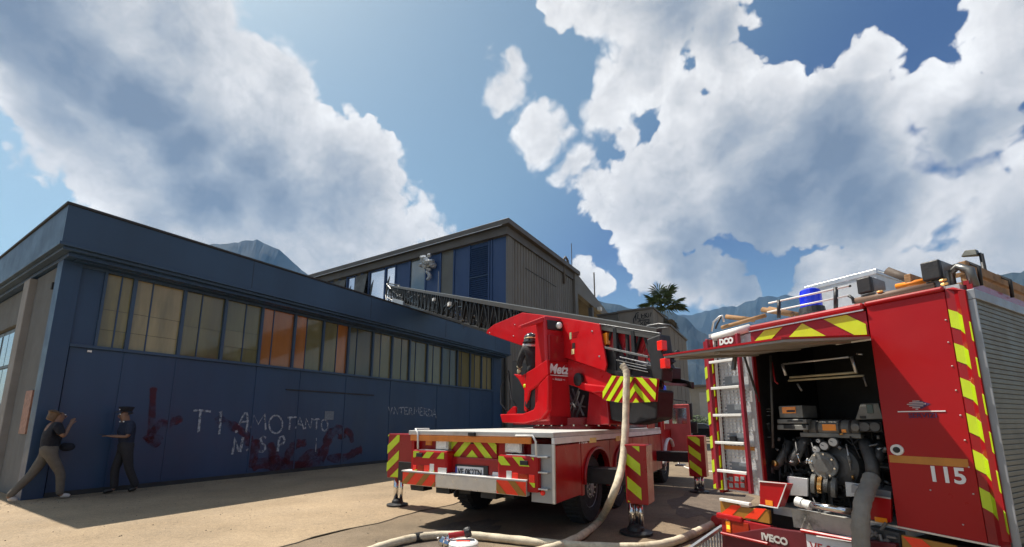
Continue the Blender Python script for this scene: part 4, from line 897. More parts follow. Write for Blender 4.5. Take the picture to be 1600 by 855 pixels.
MB(L).tube(LP(-4.3, [(130, 700), (92, 655), (94, 545), (140, 447), (158, 620), (188, 668)], 4.07, 760, 470), .018, 8).build('platform_handrail', darksteel, lt, smooth=True)
MB(L).tube(LP(-4.7, [(150, 700), (150, 640), (148, 540), (146, 450)], 4.07, 760, 470), .018, 8).build('platform_handrail', darksteel, lt, smooth=True)
# red ladder shields either side of the column
Z5 = dict(k=3.563, x0=740, y0=400)
wing_ = sheet('ladder_shield', red_bright, -4.70, [(70, 432), (76, 412), (112, 382), (270, 315), (410, 332), (540, 350), (700, 378), (740, 605), (731, 642), (525, 572), (400, 535), (285, 506), (180, 470)], .035, **Z5, bv=.01)
for x, y, mt, w, h in ((540, 445, M('pale_green_sticker', (.35, .45, .25), .5), 9, 20), (557, 500, black, 13, 16), (553, 533, M('yellow_sticker', (.75, .6, .3), .5), 13, 15)):
    p_ = L.at(740 + x / 3.563, 400 + y / 3.563, 1, -4.699); MB(L).box((p_[0] - w * .0032, -4.699, p_[2] - h * .0032), (p_[0] + w * .0032, -4.694, p_[2] + h * .0032)).build('sticker', mt, wing_)
for i, (x, y) in enumerate(((562, 428), (562, 440), (562, 452), (386, 398), (386, 410))):
    p_ = L.at(740 + x / 3.563, 400 + y / 3.563, 1, -4.699); MB(L).box((p_[0] - .12 + (i % 3) * .02, -4.699, p_[2] - .008), (p_[0] + .06, -4.695, p_[2] + .008)).build('print_line', red_dark, wing_)
for x, y in ((230, 383), (222, 445), (90, 428), (660, 420), (700, 560)):
    p_ = L.at(740 + x / 3.563, 400 + y / 3.563, 1, -4.699); MB(L).ball((p_[0], -4.697, p_[2]), .018, n=6).build('bolt', chrome, wing_)
# turret frame under the shield
sheet('turret_frame', M('turret_red', (.50, .012, .016)), -4.78, [(886, 560), (945, 578), (962, 590), (950, 606), (944, 624), (925, 614), (897, 604), (884, 600)], .9, bv=.02)
sheet('turret_frame_lit', red_bright, -4.72, [(893, 588), (915, 600), (944, 603), (950, 612), (925, 614), (905, 608)], .08, bv=.02)  # sunlit part of the turret frame, shown by a brighter red sheet
sheet('turret_post', red_dark, -4.85, [(920, 612), (948, 622), (952, 664), (916, 664)], .9, bv=.02)
sheet('turret_dark_block', black, -5.2, [(884, 596), (925, 612), (922, 664), (880, 664)], .5)  # black block fills the dark area behind the hydraulic hoses
MB(L).lathe(L.at(902, 593, 1, -4.7), (0, 1, 0), [(.12, -.05), (.12, 0), (.05, .02)], 14).build('pivot_pin', darksteel, lt)
hy = MB(L)
for a, b, r_ in (((888, 612), (900, 640), .02), ((894, 608), (912, 650), .02), ((905, 612), (893, 655), .02), ((886, 630), (915, 636), .015), ((890, 645), (905, 606), .015), ((912, 618), (898, 660), .022)):
    hy.tube([L.at(*a, 1, -5.05), L.at(*b, 1, -5.02)], r_, 6)
tag(hy.build('hydraulic_hoses', steel, lt), kind='stuff')
sheet('counterweight', black, -4.9, [(950, 600), (1028, 610), (1026, 655), (990, 664), (946, 655)], .35, bv=.03)
# chevron board under the heel
hb_ = sheet('heel_board', red_dark, -4.66, [(942, 611), (956, 587), (1027, 592), (1024, 628), (973, 630), (942, 625)], .05, bv=.01)
pp = LP(-4.66, [(942, 611), (956, 587), (1027, 592), (1024, 628), (973, 630), (942, 625)]); 
mb = MB(L); msl = L.at(993, 610, 1, -4.66)[0]
def run_stripes(mb, poly, axis, out, ang, period, mid, d=.003, phase=0):
    return stripes(mb, [tuple(p) for p in poly], axis, out, ang, period, .5, phase, d, mid, L.at(993, 599, 1, -4.66)[2])
run_stripes(mb, pp, 1, 1, 135, .155, msl).build('chevron_stripes', lime, hb_)
# the ladder itself: four telescoped lattice sections
lm = M('ladder_steel', (.028, .027, .026), .5, .4, .2, 4); lm2 = M('ladder_cover', (.05, .048, .046), .6, .2, .12, 2)
def zt(s): return 2.78 + .3225 * (s - 4.4)
def section(s0, s1, hw, h, step, first=False):
    tc = -4.82 - .34 + (.34 - hw) * .0; sec = MB(L).hexa([(s0, tc - hw, zt(s0) - h), (s1, tc - hw, zt(s1) - h), (s1, tc - hw + .05, zt(s1) - h), (s0, tc - hw + .05, zt(s0) - h)], [(s0, tc - hw, zt(s0) - h + .1), (s1, tc - hw, zt(s1) - h + .1), (s1, tc - hw + .05, zt(s1) - h + .1), (s0, tc - hw + .05, zt(s0) - h + .1)]).build('ladder_section', lm, lt)
    for sg in (-1, 1):
        t0 = tc + sg * hw; sF = s0; s0 = s0 + (1.3 if first and sg < 0 else 0)
        MB(L).tube([(s0, t0, zt(s0)), (s1, t0, zt(s1))], .075 if first else .06, 4).build('top_rail', lm2, sec)
        MB(L).tube([(s0, t0, zt(s0) - h), (s1, t0, zt(s1) - h)], .05, 4).build('bottom_rail', lm, sec)
        MB(L).tube([(s0, t0, zt(s0) + .06), (s1, t0, zt(s1) + .06)], .007, 4).build('bright_edge', M('dull_edge', (.3, .3, .29), .4, .6, .2, 5), sec)
        br = MB(L); n = max(2, int((s1 - s0) / step))
        for k in range(n + 1):
            s = s0 + (s1 - s0) * k / n; br.bar((s, t0, zt(s) - h), (s, t0, zt(s)), .045)
            if k < n:
                e = s0 + (s1 - s0) * (k + 1) / n; m = (s + e) / 2; br.bar((s, t0, zt(s) - h), (m, t0, zt(m)), .035); br.bar((m, t0, zt(m)), (e, t0, zt(e) - h), .035)
        tag(br.build('side_lattice', lm, sec), kind='stuff'); s0 = sF
    ru = MB(L); s = s0 + .1
    while s < s1: ru.bar((s, tc - hw, zt(s) - h + .03), (s, tc + hw, zt(s) - h + .03), .035); s += .3
    tag(ru.build('rungs', steel, sec), kind='stuff')
    return sec
section(4.42, 12.2, .34, .80, .62, True); section(7.0, 17.4, .29, .78, .5); section(10.5, 21.2, .25, .76, .45); section(14.5, 23.8, .21, .74, .4)
# clutter in the lattice: cables, hose guides, pulleys
cl_ = MB(L)
for k in range(190):
    s = random.uniform(8.5, 23.0); t0 = -4.84 - random.uniform(0, .25); z = zt(s) - random.uniform(.12, .72)
    if random.random() < .35: cl_.ball((s, t0, z), random.uniform(.03, .06), n=6)
    else: cl_.bar((s, t0, z), (s + random.uniform(.1, .5), t0, z + random.uniform(-.15, .3)), random.uniform(.012, .03))
tag(cl_.build('guide_fittings', M('worn_bright_fittings', (.16, .155, .15), .35, .9, .5, 8), lt), kind='stuff')
MB(L).box((9.0, -5.2, 4.2), (9.4, -5.0, 4.3)).build('cable_guide', black, lt)
# folded rescue cage at the tip
cg = MB(L)
for a, b in (((21.2, 7.0), (23.6, 7.9)), ((21.2, 7.35), (23.6, 8.3)), ((22.8, 8.55), (23.9, 9.15)), ((23.6, 7.9), (24.1, 8.6)), ((24.1, 8.6), (23.6, 9.1)), ((21.2, 7.0), (21.2, 7.4)), ((21.9, 7.3), (22.2, 7.9)), ((22.6, 7.5), (22.9, 8.2)), ((23.1, 7.7), (23.3, 8.4))):
    for t0 in (-4.85, -5.5): cg.tube([(a[0], t0, a[1]), (b[0], t0, b[1])], .035, 6)
for s, z in ((21.2, 7.0), (23.6, 7.9), (24.1, 8.6), (23.6, 9.1), (22.8, 8.55)): cg.tube([(s, -4.85, z), (s, -5.5, z)], .035, 6)
tag(cg.build('tip_frame', steel, lt), kind='stuff')
MB(L).hexa([(19.2, -4.72, 6.75), (21.4, -4.72, 7.45), (21.4, -4.66, 7.45), (19.2, -4.66, 6.75)], [(19.2, -4.72, 6.95), (21.4, -4.72, 7.65), (21.4, -4.66, 7.65), (19.2, -4.66, 6.95)]).build('tip_panel', alu_grey, lt)
MB(L).box((13.1, -4.78, zt(13.1) - .3), (13.28, -4.7, zt(13.1) - .18)).build('ladder_lamp', whitep, lt); MB(L).box((14.8, -4.78, zt(14.8) - .25), (14.95, -4.7, zt(14.8) - .15)).build('ladder_lamp', whitep, lt)
MB(L).cyl((15.2, -5.0, zt(15.2)), (15.2, -5.0, zt(15.2) + .9), .015, 5).build('aerial', steel, lt)
# heel of the ladder: posts, red braces, folded stack of rails
def band_(name, mat, val, a, b, w0, th=.04, par=None):
    p0, p1 = L.at(*a, 1, val), L.at(*b, 1, val); return MB(L).prism([p0, p1, (p1[0], p1[1], p1[2] - w0), (p0[0], p0[1], p0[2] - w0)], (0, -th, 0)).build(name, mat, par or lt, bevel=.004)
band_('heel_cover', M('dark_grey_cover', (.07, .068, .065), .5, .2, .12, 3), -4.77, (936, 506.5), (1030, 521), .10, .06)
band_('heel_edge', alu, -4.76, (936, 505.5), (1030, 520), .012, .03)
for x in (957, 985): band_('heel_post', darksteel, -4.76, (x, 512 + (x - 957) * .15), (x + 5, 512 + (x - 957) * .15), .42, .05)
rbm = M('brace_red', (.42, .02, .03), .4, 0, .15, 4, 0, 30, .3)
for pts_ in ([(938, 515), (956, 518), (952, 541), (942, 538)], [(962, 518), (979, 521), (972, 548), (966, 544)], [(989, 522), (1010, 526), (1001, 552), (992, 548)], [(1012, 540), (1024, 530), (1022, 560), (1004, 556)], [(963, 545), (970, 540), (978, 548), (976, 556)], [(1004, 556), (1012, 545), (1018, 560), (1016, 566)]):
    sheet('heel_brace', rbm, -4.86, pts_, .05)
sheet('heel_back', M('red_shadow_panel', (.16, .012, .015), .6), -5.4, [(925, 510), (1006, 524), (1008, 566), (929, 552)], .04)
for i, (a, b, w0, mt) in enumerate((((943, 541), (1012, 556), .035, steel), ((943, 541), (1012, 556), .010, alu), ((968, 557), (1012, 567), .016, alu), ((962, 562), (1010, 572), .012, steel), ((968, 567), (1010, 576), .012, alu), ((972, 572), (1012, 581), .014, steel))):
    band_('stacked_rail', mt, -4.72 - i * .012 + (.012 if i == 1 else 0), a, b, w0, .03)
sheet('heel_box', black, -4.8, [(944, 546), (962, 549), (962, 582), (944, 580)], .5, bv=.01)
sheet('heel_box', black, -4.82, [(962, 560), (1020, 572), (1020, 590), (962, 585)], .6, bv=.01)
sheet('heel_end', black, -4.74, [(1010, 530), (1031, 522), (1036, 560), (1034, 596), (1020, 592), (1014, 560)], .22, bv=.02)
for x, y in ((1032, 540), (1037, 568)): p_ = L.at(x, y, 1, -4.7); MB(L).box((p_[0] - .05, -4.78, p_[2] - .07), (p_[0] + .05, -4.68, p_[2] + .07)).build('heel_lamp', red_lens, lt, bevel=.01)
p_ = L.at(945, 530, 1, -4.78); MB(L).box((p_[0] - .07, -4.84, p_[2] - .1), (p_[0] + .07, -4.76, p_[2] + .1)).build('orange_lamp', amber_lens, lt, bevel=.01)
for a, b in (((1036, 560), (1060, 552)), ((1038, 570), (1052, 562)), ((1036, 585), (1050, 572))): MB(L).tube([L.at(*a, 1, -4.9), L.at(*b, 1, -4.9)], .05, 6).build('heel_nozzle', black, lt)
# loose cable looping over the heel
MB(L).tube(LP(-4.9, [(1006, 514), (1012, 509), (1030, 506), (1046, 508), (1044, 512), (1028, 513)]), .012, 6).build('loose_cable', steel, lt, smooth=True)

# ================================================================== PUMP TRUCK
BS = 4.2
pt_ = thing('pump_truck', B.w((6.5, 2.15, 0)), 'red fire engine seen close from behind with its pump bay open under a raised flap', 'fire truck')
def bp(x, y, s=BS): return B.at(x, y, 0, s)
def Q(name, mat, x0, y0, x1, y1, s=BS, d=.03, par=None, bv=.004):
    a, b = rect(B, 0, s, x0, y0, x1, y1, d, -1); return MB(B).box(a, b).build(name, mat, par or pt_, bevel=bv)
def poly(name, mat, s, pp, th=.03, par=None, bv=.004): return MB(B).prism([bp(x, y, s) for x, y in pp], (th, 0, 0)).build(name, mat, par or pt_, bevel=bv)
ZR, ZH, ZB, ZT = 2.455, 2.165, .72, 2.455
TLo, TLi, TRi, TRo = 3.22, 2.70, 1.67, 1.19
OUT = B.at(1542, 640, 1, 1.06)[0]
deepred = M('rear_panel_red', (.37, .004, .007), .36, 0, .08, 1.5, 0, 30, .12, dirt=((.28, .04, .03), .6, .25))
# shell
MB(B).box((OUT + .01, 1.06, .75), (9.5, 1.10, 2.40)).build('side_wall', red, pt_)
MB(B).box((BS + .05, 3.18, .75), (9.5, 3.22, 2.42)).build('side_wall', red, pt_)
MB(B).box((BS + .04, 1.12, 2.44), (9.5, 3.2, 2.48)).build('roof', alu_plate, pt_)
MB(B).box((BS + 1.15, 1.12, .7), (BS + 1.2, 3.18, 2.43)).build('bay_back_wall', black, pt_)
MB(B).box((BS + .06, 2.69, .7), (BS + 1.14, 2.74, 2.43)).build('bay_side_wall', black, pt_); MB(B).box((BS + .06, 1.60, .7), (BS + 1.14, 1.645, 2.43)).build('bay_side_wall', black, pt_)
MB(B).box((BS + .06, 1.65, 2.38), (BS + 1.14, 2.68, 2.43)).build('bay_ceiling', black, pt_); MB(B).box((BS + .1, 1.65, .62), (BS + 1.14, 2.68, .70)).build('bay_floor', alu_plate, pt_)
MB(B).box((BS + .2, 1.3, .35), (9.5, 3.0, .62)).build('chassis', black, pt_)
for s in (6.1,): 
    wheel(pt_, B, (s, 1.16, .46), 1, .46, .3, -1); wheel(pt_, B, (s, 3.12, .46), 1, .46, .3, 1)
wheel(pt_, B, (9.1, 1.16, .46), 1, .46, .3, -1); wheel(pt_, B, (9.1, 3.12, .46), 1, .46, .3, 1)
MB(B).prism([(9.52, 1.1, .5), (11.0, 1.1, .5), (11.05, 1.1, 1.3), (10.8, 1.1, 2.4), (9.52, 1.1, 2.4)], (0, 2.1, 0)).build('cab', red, pt_, bevel=.04)
MB(B).box((9.8, 1.085, 1.35), (10.75, 1.10, 2.15)).build('side_window', skyg, pt_, bevel=.01)
MB(B).prism([(11.06, 1.2, 1.35), (10.83, 1.2, 2.3), (10.83, 3.0, 2.3), (11.06, 3.0, 1.35)], (.01, 0, 0)).build('windscreen', skyg, pt_)
# right rear panel and number
rp = MB(B).prism([(BS, TRi, ZH), (BS, TRi, 2.435), (BS, TRo + .002, 2.435), (BS, TRo + .002, .70), (BS, TRi, .70)], (.03, 0, 0)).build('rear_panel', deepred, pt_, bevel=.003)
poly('rear_panel', deepred, BS + .004, [(1392, 779), (1392, 817), (1357, 812), (1352, 772)], .03)
MB(B).tube([bp(1352, 773, BS), bp(1392, 779, BS)], .008, 4).build('panel_edge', alu, pt_)
MB(B).tube([bp(1352, 773, BS - .005), bp(1357, 814, BS - .005), bp(1572, 857, BS - .005)], .009, 4).build('panel_edge', alu, pt_)
poly('panel_sill', alu_grey, BS + .05, [(1330, 757), (1392, 768), (1392, 779), (1352, 773), (1330, 770)], .3)
a = bp(1389, 711); b = bp(1513, 723); MB(B).box((BS - .003, b[1], a[2] - .055), (BS - .0005, a[1], a[2])).build('amber_band', amber, rp)
a = bp(1451, 751); lettering('115', B, (BS - .004, a[1], a[2] + .0), (0, -1, 0), (0, 0, 1), .150, white_t, rp, bold=.004, width=.92)
c = bp(1402, 703); ring = MB(B).lathe((BS - .012, c[1], c[2]), (1, 0, 0), [(.040, 0), (.042, .012)], 20).build('lock_ring', whitep, rp); MB(B).lathe((BS - .016, c[1], c[2]), (1, 0, 0), [(.022, 0), (.024, .01)], 16).build('lock_core', black, ring)
lg = M('pale_print', (.55, .45, .45), .5); dkb = M('dark_blue_print', (.05, .02, .09), .5)
lo_ = poly('logo', dkb, BS - .002, [(1419, 633), (1436, 626), (1454, 631), (1440, 639)], .0015, rp, 0)
for i, (x0, x1, y) in enumerate(((1426, 1437, 627), (1421, 1443, 629.5), (1417.5, 1447, 632), (1421, 1443, 634.7), (1426, 1438, 637.3), (1431, 1435, 639.5))):
    a, b = bp(x0, y), bp(x1, y); MB(B).box((BS - .005, b[1], a[2] - .003), (BS - .0025, a[1], a[2] + .003)).build('logo_bar', lg, lo_)
a, b = bp(1403, 643.5), bp(1478, 643.5); MB(B).box((BS - .004, b[1], a[2] - .004), (BS - .001, a[1], a[2] + .004)).build('white_line', white_t, rp)
a = bp(1420, 653); lettering('SERVIZI', B, (BS - .004, a[1], a[2]), (0, -1, 0), (0, 0, 1), .05, dkb, rp)
for x, y in ((1484, 500), (1488, 535), (1494, 572), (1500, 610), (1507, 649), (1514, 688), (1520, 730), (1527, 772), (1454, 766), (1511, 820)):
    q = bp(x - 6 if x > 1480 else x, y); MB(B).ball((BS - .001, q[1], q[2]), .006, n=6).build('rivet', lg, rp)
# chevron corner column (chamfered)
def cq(x, y): return bp(x, y)
def oq(z): return (OUT, 1.06, z)
inT, inB = bp(1478, 455), bp(1541, 855)
i0, i1 = (BS, TRo - .002, 2.47), (BS, TRo - .06, .72)
MB(B).prism([(BS + .001, TRo, 2.455), (BS + .001, TRo - .05, 2.455), (OUT, 1.061, 2.40), (OUT + .05, 1.10, 2.40), (BS + .05, TRo + .0, 2.45)], (0, 0, -1.75)).build('corner_column', red_dark, pt_, bevel=.004)
# stripe patches climb outwards round the column
z = 2.34; cc_ = None
for k in range(8):
    z1 = 2.30 - k * .247
    if z1 < .9: break
    vs = [(BS - .003, TRo - .003, z1), (BS - .003, TRo - .003, z1 - .13), (BS - .003, TRo - .055, z1 - .165), (BS - .003, TRo - .055, z1 - .035)]
    MB(B).prism(vs, (.004, 0, 0)).build('yellow_patch', lime, pt_)
    d = Vector((OUT - BS, 1.06 - (TRo - .05), 0)); n_ = Vector((-d.y, d.x, 0)).normalized() * -.003
    if n_.x > 0: n_ = -n_
    a_, b_ = Vector((BS, TRo - .052, 0)) + n_, Vector((OUT, 1.06, 0)) + n_
    MB(B).prism([(a_.x, a_.y, z1 - .035), (a_.x, a_.y, z1 - .165), (b_.x, b_.y, z1 - .165 - .10), (b_.x, b_.y, z1 - .035 - .10)], tuple(-n_ * .8)).build('yellow_patch', M('yellow_film_shaded', (.40, .58, .01), .35, 0, .1, 6, 0, 30, .3), pt_)  # same film on the side face, its shade mixed into a darker yellow
# right side: roller shutters
sh = M('roller_shutter', (.17, .165, .14), .5, .35, .10, 2)
MB(B).box((OUT + .02, 1.02, 2.33), (9.4, 1.062, 2.40)).build('shutter_frame', alu_grey, pt_, bevel=.004)
for a in (OUT + .02, 5.75, 7.3): MB(B).box((a, 1.025, .72), (a + .014, 1.06, 2.328)).build('shutter_frame', alu_grey, pt_)
for a, b in ((OUT + .06, 5.74), (5.79, 7.29), (7.34, 9.2)):
    z = .74; s_m = MB(B).box((a, 1.05, .73), (b, 1.058, 2.32)).build('roller_shutter', sh, pt_)
    k = 0
    while z < 2.31:
        slat = MB(B).box((a, 1.038, z), (b, 1.049, z + .030))
        slat.build('slat', sh, s_m, bevel=.003); z += .034; k += 1
# left column, ladder bay, top
MB(B).box((BS, TLo - .10, .78), (BS + .04, TLo + .03, 2.40)).build('corner_column', red_dark, pt_)
stripes(MB(B), [(BS - .001, TLo - .088, .79), (BS - .001, TLo + .03, .79), (BS - .001, TLo + .03, 2.30), (BS - .001, TLo - .085, 2.30)], 0, -1, 60, .22, .5, .03, .003).build('yellow_patch', lime, pt_)
MB(B).box((BS - .004, TLo - .112, .79), (BS + .03, TLo - .10, 2.42)).build('white_seam', whitep, pt_)
cp = MB(B).box((BS + .05, TLi + .0, .78), (BS + .09, TLo - .11, 2.40)).build('chequer_plate', alu_plate, pt_)
for k in range(5):
    z = .95 + k * .30; MB(B).box((BS + .042, TLi + .17, z), (BS + .049, TLo - .15, z + .13)).build('grey_inset', M('grey_inset_paint', (.20, .22, .24), .5, .2, .1, 4), cp)
tr = MB(B)
for k in range(40):
    for j in range(9):
        z = .86 + k * .038
        if any(.95 + q * .30 - .01 < z < .95 + q * .30 + .14 for q in range(5)) and 1 <= j <= 6: continue
        y = TLi + .03 + j * .045; tr.box((BS + .04, y, z), (BS + .05, y + .022, z + .016))
tag(tr.build('tread_studs', alu, cp), kind='stuff')
MB(B).box((BS + .02, TLi - .01, .78), (BS + .05, TLi + .06, 2.40)).build('edge_strip', alu_plate, pt_)
MB(B).box((BS + .01, 2.685, .78), (BS + .06, 2.70, 2.2)).build('bay_frame', red_dark, pt_)
ld = MB(B)
tl_, tr_ = bp(1118, 640)[1], bp(1167, 640)[1]
for t0 in (tl_, tr_): MB(B).box((BS - .07, t0 - .016, .80), (BS - .02, t0 + .016, 2.41)).build('ladder_stile', M('crimson_paint', (.30, .01, .03), .4, 0, .1, 4, 0, 30, .3), pt_, bevel=.006)
for y in (564, 606, 649, 692, 736, 781): z = bp(1140, y)[2]; MB(B).box((BS - .075, tr_ + .016, z - .014), (BS - .03, tl_ - .016, z + .014)).build('ladder_rung', whitep, pt_, bevel=.004)
for t0 in (tl_ - .1, tr_ + .1): MB(B).box((BS - .03, t0, .9), (BS + .05, t0 + .02, .92)).build('ladder_bracket', steel, pt_)
MB(B).tube([(BS + .02, TLo - .10, 2.43), (BS + .02, TLi - .0, 2.455)], .045, 10).build('top_white_moulding', whitep, pt_, smooth=True)
Q('badge_plate', red_dark, 1121, 526, 1148, 541, BS - .01, .02); c = bp(1123, 539); lettering('DCO', B, (BS - .014, c[1] - .02, c[2] - .005), (0, -1, 0), (0, 0, 1), .085, white_t, pt_, bold=.006, width=.85)
Q('amber_band', amber, 1128, 697, 1181, 703, BS + .035, .004)
Q('latch', black, 1140, 682, 1149, 690, BS + .0, .03)
Q('first_aid_frame', red, 1136, 741, 1166, 766, BS + .01, .04)
for i in range(2):
    for j in range(3): Q('frame_slot', alu_grey, 1139 + j * 9, 745 + i * 10, 1145 + j * 9, 752 + i * 10, BS + .005, .004)
# top beam and chevron board
zb = bp(1360, 482)[2]
MB(B).box((BS - .02, TRi + .015, 2.415), (BS + .08, TLi - .02, 2.475)).build('top_beam', red, pt_, bevel=.02); MB(B).box((BS - .026, TRi + .015, 2.404), (BS - .005, TLi - .02, 2.414)).build('beam_trim', alu, pt_)
MB(B).box((BS - .02, TRo, 2.435), (BS + .10, TRi + .01, 2.475)).build('top_beam', red, pt_, bevel=.015)
cbd = MB(B).box((BS, TRi + .01, ZH + .012), (BS + .03, TLi - .02, 2.402)).build('chevron_board', red_dark, pt_)
stripes(MB(B), [(BS - .001, TRi + .02, ZH + .018), (BS - .001, TLi - .03, ZH + .018), (BS - .001, TLi - .03, 2.398), (BS - .001, TRi + .02, 2.398)], 0, -1, 130, .23, .5, .06, .003, bp(1255, 515)[1], bp(1255, 505)[2]).build('chevron_stripes', lime, cbd)
# raised flap
fo = 1.24; 
flap = MB(B).hexa([(BS - .01, TRi, ZH), (BS - .01, TLi, ZH), (BS - fo, TLi, 2.055), (BS - fo, TRi, 2.030)], [(BS - .01, TRi, ZH + .02), (BS - .01, TLi, ZH + .02), (BS - fo, TLi, 2.072), (BS - fo, TRi, 2.047)]).build('flap', M('flap_liner', (.30, .285, .26), .5, .3, .10, 2), pt_)
MB(B).hexa([(BS - .01, TRi, ZH + .021), (BS - .01, TLi, ZH + .021), (BS - fo - .01, TLi, 2.073), (BS - fo - .01, TRi, 2.048)], [(BS - .01, TRi, ZH + .035), (BS - .01, TLi, ZH + .035), (BS - fo - .01, TLi, 2.088), (BS - fo - .01, TRi, 2.063)]).build('flap_skin', red, flap)
for t0 in (TRi + .12, (TRi + TLi) / 2, TLi - .12): MB(B).hexa([(BS - .05, t0, ZH - .02), (BS - .05, t0 + .05, ZH - .02), (BS - fo + .05, t0 + .05, 2.030), (BS - fo + .05, t0, 2.030)], [(BS - .05, t0, ZH - .001), (BS - .05, t0 + .05, ZH - .001), (BS - fo + .05, t0 + .05, 2.045), (BS - fo + .05, t0, 2.045)]).build('flap_rib', M('flap_liner', (.3, .285, .26)), flap)
MB(B).bar(B.at(1150, 545, 1, TLi - .1), B.at(1146, 578, 1, TLi - .1), .03).build('hinge_arm', steel, flap)
MB(B).tube([B.at(1163, 557, 1, TLi - .02), bp(1186, 628, BS + .05)], .011, 8).build('gas_strut', black, flap)
MB(B).box((BS - .015, TRi, ZH - .012), (BS + .0, TRi + .25, ZH + .008)).build('flap_hinge', whitep, flap)
# inside the bay ---------------------------------------------------------
def bq(x, y, s): return bp(x, y, s)
gl = M('worn_light_casting', (.20, .20, .19), .5, .3, .25, 8, .3, 60, dirt=((.12, .11, .1), .55, .5)); gd = M('dark_casting', (.09, .09, .09), .5, .4, .3, 8, .4, 60)
def T_(name, pts, r, mat, s=None, n=10, par=None): return MB(B).tube([bq(*p) if len(p) == 3 else p for p in pts], r, n).build(name, mat, par or pt_, smooth=n > 6)
RS1 = BS + .12
fr_ = M('worn_yellowish_tube', (.48, .42, .27), .4, .3, .2, 6)
T_('rack_tube', [(1224, 569, RS1), (1326, 558, RS1)], .010, alu); T_('rack_tube', [(1222, 569, RS1), (1228, 587, RS1)], .013, alu); T_('rack_tube', [(1330, 557, RS1), (1338, 582, RS1)], .013, alu)
T_('rack_tube', [(1234, 590, RS1), (1340, 582, RS1)], .011, fr_); T_('rack_tube', [(1232, 595, RS1), (1350, 587, RS1)], .010, fr_); T_('rack_tube', [(1338, 553, RS1), (1348, 554, RS1)], .008, alu)
T_('rack_tube', [(1206, 566, RS1), (1211, 596, RS1), (1216, 600, RS1)], .008, red_dark); T_('rack_stay', [(1349, 588, RS1), (1354, 604, RS1)], .007, steel); T_('rack_stay', [(1246, 600, RS1), (1253, 611, RS1)], .01, steel)
T_('bay_conduit', [(1204, 556, BS + .1), (1208, 700, BS + .1)], .012, gd)
S2 = BS + .16
def CB(name, mat, x0, y0, x1, y1, s, d, par=None, bv=.006): return Q(name, mat, x0, y0, x1, y1, s, d, par, bv)
cbl = CB('control_box', gl, 1217, 634, 1254, 653, S2, .25); CB('control_sticker', amber_lens, 1222, 636, 1243, 646, S2 - .006, .005, cbl, 0); CB('sticker_print', black, 1229, 641, 1242, 644, S2 - .009, .002, cbl, 0)
CB('control_strip', gl, 1214, 655, 1260, 662, S2 - .02, .1); CB('control_slot', black, 1230, 656.5, 1254, 659, S2 - .024, .004)
CB('control_strip', gl, 1214, 664, 1262, 672, S2 - .02, .1); CB('control_slot', black, 1224, 664, 1241, 670, S2 - .024, .004); CB('control_knob', black, 1254, 664, 1258, 669, S2 - .03, .01)
MB(B).prism([bq(1344, 631, S2), bq(1372, 630, S2), bq(1380, 655, S2), bq(1336, 656, S2)], (.22, 0, 0)).build('control_box', gl, pt_, bevel=.006)
CB('display', M('dark_green_display', (.03, .06, .04), .2, 0, .1, 5, 0, 30, .5), 1354, 632, 1364, 646, S2 - .006, .005); CB('control_slot', black, 1343, 650, 1353, 654, S2 - .004, .004)
CB('meter_box', black, 1342, 659, 1378, 675, S2 - .03, .15)
for x in (1352, 1368): c = bq(x, 667, S2 - .034); MB(B).lathe(c, (-1, 0, 0), [(.036, 0), (.036, .012)], 16).build('dial', gd, pt_)
# horizontal pump body with straps
S3 = BS + .20
c0, c1 = bq(1222, 671, S3), bq(1376, 671, S3); zc_ = bq(1300, 669, S3)[2]
MB(B).tube([(S3 + .05, bq(1256, 670, S3)[1], zc_), (S3 + .05, bq(1342, 670, S3)[1], zc_)], .075, 16).build('header_tank', gl, pt_, smooth=True)
for x in (1264, 1278, 1314, 1330): y_ = bq(x, 670, S3)[1]; MB(B).tube([(S3 + .05, y_ - .008, zc_), (S3 + .05, y_ + .008, zc_)], .082, 16).build('tank_strap', black, pt_)
for x0, x1, y0, y1 in ((1285, 1306, 663, 673), (1315, 1322, 671, 676)): CB('orange_label', amber_lens, x0, y0, x1, y1, S3 - .03, .004, None, 0)
CB('tank_ledge', gl, 1250, 677, 1345, 684, S3 - .02, .1); c = bq(1337, 668, S3 - .03); MB(B).lathe(c, (-1, 0, 0), [(.03, -.02), (.032, .01), (.012, .014)], 12).build('round_flange', gl, pt_)
# gauges
for x, y, r_ in ((1276, 703, .033), (1288, 697, .036), (1302, 691, .037), (1279, 689, .018)):
    c = bq(x, y, S2); gg = MB(B).lathe((c[0], c[1], c[2]), (-1, 0, 0), [(r_ * 1.12, -.03), (r_ * 1.12, .004), (r_ * .95, .006)], 20).build('gauge', gd, pt_); MB(B).lathe((c[0] - .0065, c[1], c[2]), (-1, 0, 0), [(r_ * .93, 0), (r_ * .93, .003)], 20).build('gauge_face', M('gauge_white', (.6, .6, .58), .4, 0, .05, 20), gg); MB(B).bar((c[0] - .012, c[1], c[2]), (c[0] - .012, c[1] + r_ * .6, c[2] + r_ * .3), .004).build('gauge_needle', black, gg)
